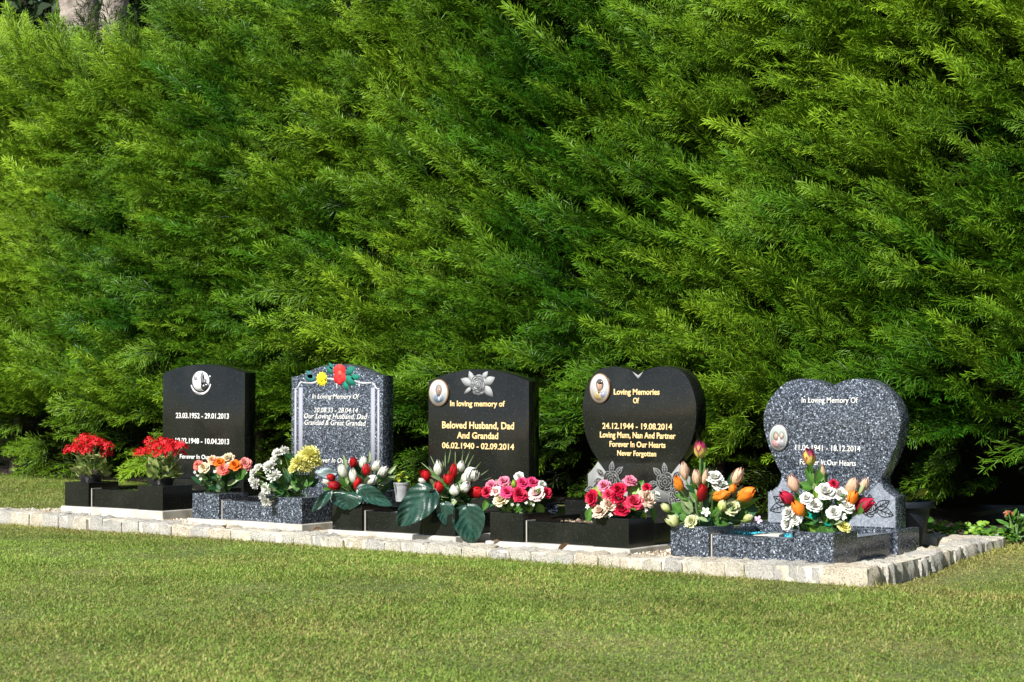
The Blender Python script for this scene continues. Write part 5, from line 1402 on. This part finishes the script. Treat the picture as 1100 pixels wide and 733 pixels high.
def kalanchoe(x_, y_, z_, label, width, hgt, seed):
    r_ = np.random.default_rng(seed)
    root = thing("potted_flower", label, "pot plant", (x_, y_, z_), 0, "red flowering pot plants")
    bm = bmesh.new()
    rings = bm_lathe(bm, [(.0, 0), (.042, 0.0), (.046, .012), (.050, .026), (.050, .030), (.044, .030), (.043, .022), (0, .022)], 22)
    bmesh.ops.remove_doubles(bm, verts=bm.verts, dist=1e-5)
    bm_obj("pot", bm, M['cap'], root, 40)
    parts, cs = [], []
    for k in range(54):
        h = r_.random(); az = r_.uniform(0, 2 * math.pi)
        rad = (.018 + .052 * math.sin(math.pi * min(1, .25 + h * .7))) * r_.uniform(.75, 1.1)
        p = np.array([math.cos(az) * rad, math.sin(az) * rad, .028 + h * .085])
        d = np.array([math.cos(az), math.sin(az), .25 + r_.normal() * .45]); d /= np.linalg.norm(d)
        v, f, t = leaf_grid(k + seed * 9, 7, 5, -.35, -.5)
        nrm = np.array([-math.cos(az) * .5, -math.sin(az) * .5, 1.0]) + r_.normal(0, .3, 3)
        yx = -(nrm - d * np.dot(nrm, d)); yx /= np.linalg.norm(yx); xx = np.cross(yx, d)
        L = r_.uniform(.016, .026)
        v = (v * np.array([L * .95, L * .8, L])) @ np.stack([xx, yx, d], 1).T + p
        parts.append((v, f, t)); cs.append(colour('succulent', t + r_.normal() * .25, r_))
    v, f, t = merge(parts)
    np_obj("foliage", v, f, M['leaf'], root, np.concatenate(cs), smooth=True)
    stems = bmesh.new()
    heads = []
    for k in range(13):
        a = k * 2.4; q = math.sqrt((k + .5) / 13)
        heads.append(np.array([math.cos(a) * q * width * .46, math.sin(a) * q * .07, hgt - .066 * q ** 1.8 + r_.normal() * .008]))
    for p in heads:
        bm_tube(stems, catmull([(p[0] * .3, p[1] * .3, .05), (p[0] * .6, p[1] * .6, .10), tuple(p)], 4), .0028, .002, 5)
        parts, cs = [], []
        for j in range(26):
            f_ = (j + .5) / 26; pol = 1.5 * math.sqrt(f_); az = j * 2.4 + r_.normal() * .2
            d = np.array([math.sin(pol) * math.cos(az), math.sin(pol) * math.sin(az), math.cos(pol)])
            v, f, t = small_flower(j + seed, 4)
            v = (v * r_.uniform(.0075, .0105)) @ orient(d + r_.normal(0, .2, 3), np.array([.3, 1, .2])).T + d * np.array([.027, .027, .031]) * r_.uniform(.85, 1.15)
            parts.append((v, f, t)); cs.append(colour('kred', t, r_))
        v, f, t = merge(parts)
        o = np_obj("flower_head", v, f, M['petal'], root, np.concatenate(cs)); o.location = tuple(p)
    bm_obj("stems", stems, M['stem'], root, 60)
kalanchoe(.066, .085, .1005, "red flowering succulent at the far left end of the row", .225, .175, 61)
kalanchoe(.498, .085, .1005, "red flowering succulent in front of the dates on the plain black headstone", .250, .172, 62)

# ---------------------------------------------------------------- small things
# grey pot between the second and third stones
pot = thing("plant_pot", "small grey pot with a yellow green seedling between two headstones", "plant pot", (1.545, .36, .055))
bm = bmesh.new()
bm_lathe(bm, [(0, 0), (.023, 0), (.030, .066), (.0325, .067), (.0325, .074), (.029, .074), (.028, .062), (0, .060)], 24)
bmesh.ops.remove_doubles(bm, verts=bm.verts, dist=1e-5); bm_obj("pot", bm, M['plastic_grey'], pot, 35)
def leaf_cluster(parent, n, spread, h0, h1, key, seed, L0, L1, zf=.5):
    r_ = np.random.default_rng(seed); parts, cs = [], []
    for k in range(n):
        az = r_.uniform(0, 2 * math.pi); q = r_.random() ** .6 * spread
        p = np.array([math.cos(az) * q, math.sin(az) * q, r_.uniform(h0, h1)])
        d = np.array([math.cos(az), math.sin(az), zf + r_.normal() * .4]); d /= np.linalg.norm(d)
        nrm = np.array([0, -.4, 1.0]) + r_.normal(0, .4, 3); yx = -(nrm - d * np.dot(nrm, d)); yx /= np.linalg.norm(yx); xx = np.cross(yx, d)
        v, f, t = leaf_grid(k + seed, 6, 5, .2, .3); L = r_.uniform(L0, L1)
        parts.append(((v * np.array([L * .5, L * .6, L])) @ np.stack([xx, yx, d], 1).T + p, f, t)); cs.append(colour(key if r_.random() < .7 else 'green', t, r_))
    v, f, t = merge(parts)
    return np_obj("foliage", v, f, M['leaf'], parent, np.concatenate(cs), smooth=True)
COL['yellowgreen'] = ((.26, .34, .03), (.50, .52, .06))
leaf_cluster(pot, 22, .020, .075, .115, 'yellowgreen', 5, .012, .020)

# dark tub behind the heart
tub = thing("plant_tub", "dark slate plastic tub of yellow green leaves behind the blue heart memorial", "plant tub", (3.485, .76, -.045))
bm = bmesh.new()
bm_lathe(bm, [(0, 0), (.076, 0), (.094, .122), (.097, .125), (.111, .131), (.114, .142), (.111, .152), (.100, .152), (.096, .142), (0, .138)], 36)
bmesh.ops.remove_doubles(bm, verts=bm.verts, dist=1e-5); bm_obj("tub", bm, M['plastic_dark'], tub, 35)
leaf_cluster(tub, 90, .085, .15, .190, 'yellowgreen', 15, .010, .019)

# loose pale slab inside the right-hand kerb
sl = box_obj("stone_slab", (-.045, .045, -.03, .03, 0, .014), M['concrete'], None, .003)
sl.location = (3.255, .21, .0); sl.rotation_euler = (R(3), R(-2), R(12))
tag(sl, "small loose pale slab lying inside the kerb behind the tall tulips", "stone slab")

def pebbles(name, n, xs, ys, zf, sz, cols, label, cat, seed):
    r_ = np.random.default_rng(seed)
    ico = np.array([[1, 0, 0], [-1, 0, 0], [0, 1, 0], [0, -1, 0], [0, 0, 1], [0, 0, -1]], float)
    tri = np.array([[0, 2, 4], [2, 1, 4], [1, 3, 4], [3, 0, 4], [2, 0, 5], [1, 2, 5], [3, 1, 5], [0, 3, 5]])
    Vs, Fs, Cs = [], [], []
    for k in range(n):
        x_, y_ = r_.uniform(*xs), r_.uniform(*ys)
        v = ico * r_.uniform(.6, 1.3, (6, 1)) * r_.uniform(*sz) * np.array([1, 1, .7])
        a = r_.uniform(0, 6.28); rot = np.array([[math.cos(a), -math.sin(a), 0], [math.sin(a), math.cos(a), 0], [0, 0, 1]])
        Vs.append(v @ rot.T + np.array([x_, y_, zf(x_, y_) + sz[0] * .5])); Fs.append(tri + 6 * k)
        Cs.append(np.repeat(np.array(cols[r_.integers(len(cols))])[None] * r_.uniform(.7, 1.25), 6, 0))
    o = np_obj(name, np.concatenate(Vs), np.concatenate(Fs), M['attr_matt'], None, np.concatenate(Cs))
    return tag(o, label, cat, None, "stuff")
STONE = [(.50, .42, .30), (.62, .56, .46), (.34, .27, .18), (.55, .52, .48), (.22, .16, .10)]
padz = lambda x_, y_: edge_top(x_) - .008
pebbles("gravel", 140, (.60, .745), (-.03, .30), padz, (.005, .011), STONE, "loose brown and cream pebbles in the gaps between memorials", "gravel", 1)
pebbles("gravel", 130, (2.855, 2.985), (-.03, .30), padz, (.005, .011), STONE, "loose tan pebbles between the two heart memorials", "gravel", 2)
pebbles("gravel", 60, (-.28, -.03), (-.04, .12), padz, (.004, .009), STONE, "scattered pebbles at the left end of the plot", "gravel", 3)
pebbles("glass_chippings", 900, (3.075, 3.530), (.08, .44), lambda x_, y_: -.056 + .050, (.004, .008), [(.01, .26, .36), (.02, .36, .46), (.06, .46, .52), (.01, .18, .28)], "turquoise chippings filling the right-hand memorial", "chippings", 4)
pebbles("moss_chippings", 420, (.08, .50), (.08, .44), lambda x_, y_: .056, (.004, .009), [(.10, .15, .03), (.16, .20, .05), (.06, .08, .03), (.20, .17, .08)], "mossy green chippings filling the left-hand memorial", "chippings", 5)
pebbles("soil_crumbs", 500, (2.325, 2.755), (.08, .45), lambda x_, y_: -.042 + .052, (.003, .009), [(.12, .08, .05), (.26, .19, .13), (.05, .035, .025), (.38, .30, .22)], "dry crumbled soil inside the black heart memorial", "soil", 6)

# fallen leaves
def dead_leaf(x_, y_, z_, s_, key, label, seed):
    r_ = np.random.default_rng(seed)
    v, f, t = leaf_grid(seed, 7, 5, .35, .7)
    v = v * np.array([s_ * .45, s_ * .6, s_])
    v = v[:, [0, 2, 1]] * np.array([1, 1, -1])
    o = np_obj("fallen_leaf", v, f, M['leaf'], None, colour(key, t, r_), smooth=True)
    o.location = (x_, y_, z_); o.rotation_euler = (r_.normal() * .2, r_.normal() * .3, r_.uniform(0, 6.28))
    return tag(o, label, "fallen leaf", "fallen leaves")
COL['deadbrown'] = ((.09, .045, .02), (.22, .12, .05)); COL['deadred'] = ((.22, .05, .03), (.40, .12, .06))
dead_leaf(2.60, -.06, -.045, .030, 'deadbrown', "curled brown leaf on the edging below the pink roses", 3)
dead_leaf(1.47, -.045, -.03, .026, 'deadbrown', "dark brown leaf in the gap left of the red and white rosebuds", 4)
dead_leaf(1.07, -.135, -.032, .020, 'deadbrown', "small dark leaf on the edging below the white chrysanthemums", 5)
dead_leaf(2.28, -.02, -.04, .016, 'deadbrown', "tiny dark leaf on the concrete left of the pink roses", 6)
dead_leaf(2.56, .30, .018, .024, 'deadred', "reddish leaf on the soil inside the black heart memorial", 7)
dead_leaf(2.50, .22, .018, .022, 'deadred', "pale curled leaf on the soil behind the pink roses", 8)

# weeds at the right
def weed_cover(n, xs, ys, seed):
    r_ = np.random.default_rng(seed); parts, cs = [], []
    for k in range(n):
        x_, y_ = r_.uniform(*xs), r_.uniform(*ys)
        z_ = float(lawn_z(x_, y_)) + r_.uniform(.012, .055)
        az = r_.uniform(0, 6.28); d = np.array([math.cos(az), math.sin(az), r_.normal() * .3 + .2]); d /= np.linalg.norm(d)
        nrm = np.array([0.1, -.5, 1.0]) + r_.normal(0, .35, 3); yx = -(nrm - d * np.dot(nrm, d)); yx /= np.linalg.norm(yx); xx = np.cross(yx, d)
        v, f, t = leaf_grid(k, 6, 5, .2, .25); L = r_.uniform(.008, .017)
        parts.append(((v * np.array([L * .85, L * .6, L])) @ np.stack([xx, yx, d], 1).T + np.array([x_, y_, z_]), f, t)); cs.append(colour('leaflime' if r_.random() < .4 else 'green', t, r_))
    v, f, t = merge(parts)
    return tag(np_obj("ground_cover", v, f, M['leaf'], None, np.concatenate(cs), smooth=True), "low round leaved weeds along the foot of the hedge at the right", "weeds", None, "stuff")
weed_cover(1500, (3.0, 5.0), (.99, 1.28), 9)
wp = thing("weed_plant", "leafy weed with wilted red leaves at the right edge of the hedge foot", "weed", (3.80, 1.02, -.04))
leaf_cluster(wp, 60, .06, .01, .095, 'green', 77, .010, .022)
lc = leaf_cluster(wp, 9, .035, .085, .115, 'deadred', 78, .010, .018, -.4); lc.name = "wilted_leaves"; lc['label'] = "wilted red leaves"
bm = bmesh.new()
for k in range(6):
    a = k * 1.05; bm_tube(bm, catmull([(0, 0, 0), (math.cos(a) * .02, math.sin(a) * .02, .06), (math.cos(a) * .04, math.sin(a) * .04, .11)], 4), .003, .002, 5)
bm_obj("stems", bm, M['stem'], wp, 60)

# dry needles and twig scraps blown from the hedge onto plinths, kerbs and edging
r_ = np.random.default_rng(5); Vs, Fs, Cs = [], [], []
k = 0
for _ in range(900):
    x_ = r_.uniform(-.25, 3.7); y_ = r_.uniform(-.14, .0) if r_.random() < .6 else r_.uniform(0, .75)
    inside = [m_ for m_ in MEMS if m_[0] - .02 < x_ < m_[0] + m_[1] + .02]
    if inside and y_ > -.014: continue
    z_ = edge_top(x_) + .004
    a = r_.uniform(0, 6.28); L = r_.uniform(.004, .016); w = .0012
    d = np.array([math.cos(a), math.sin(a), r_.normal() * .15]); sd_ = np.array([-math.sin(a), math.cos(a), .3])
    p = np.array([x_, y_, z_])
    Vs.append(np.array([p - sd_ * w, p + sd_ * w, p + d * L + sd_ * w * .5, p + d * L - sd_ * w * .5])); Fs.append([4 * k, 4 * k + 1, 4 * k + 2, 4 * k + 3]); k += 1
    c = np.array([(.10, .06, .03), (.20, .13, .06), (.06, .07, .02)][r_.integers(3)]); Cs.append(np.repeat(c[None], 4, 0))
tag(np_obj("fallen_needles", np.concatenate(Vs), np.array(Fs), M['attr_matt'], None, np.concatenate(Cs)), "dry brown needles scattered over the edging and between the plinths", "needles", None, "stuff")
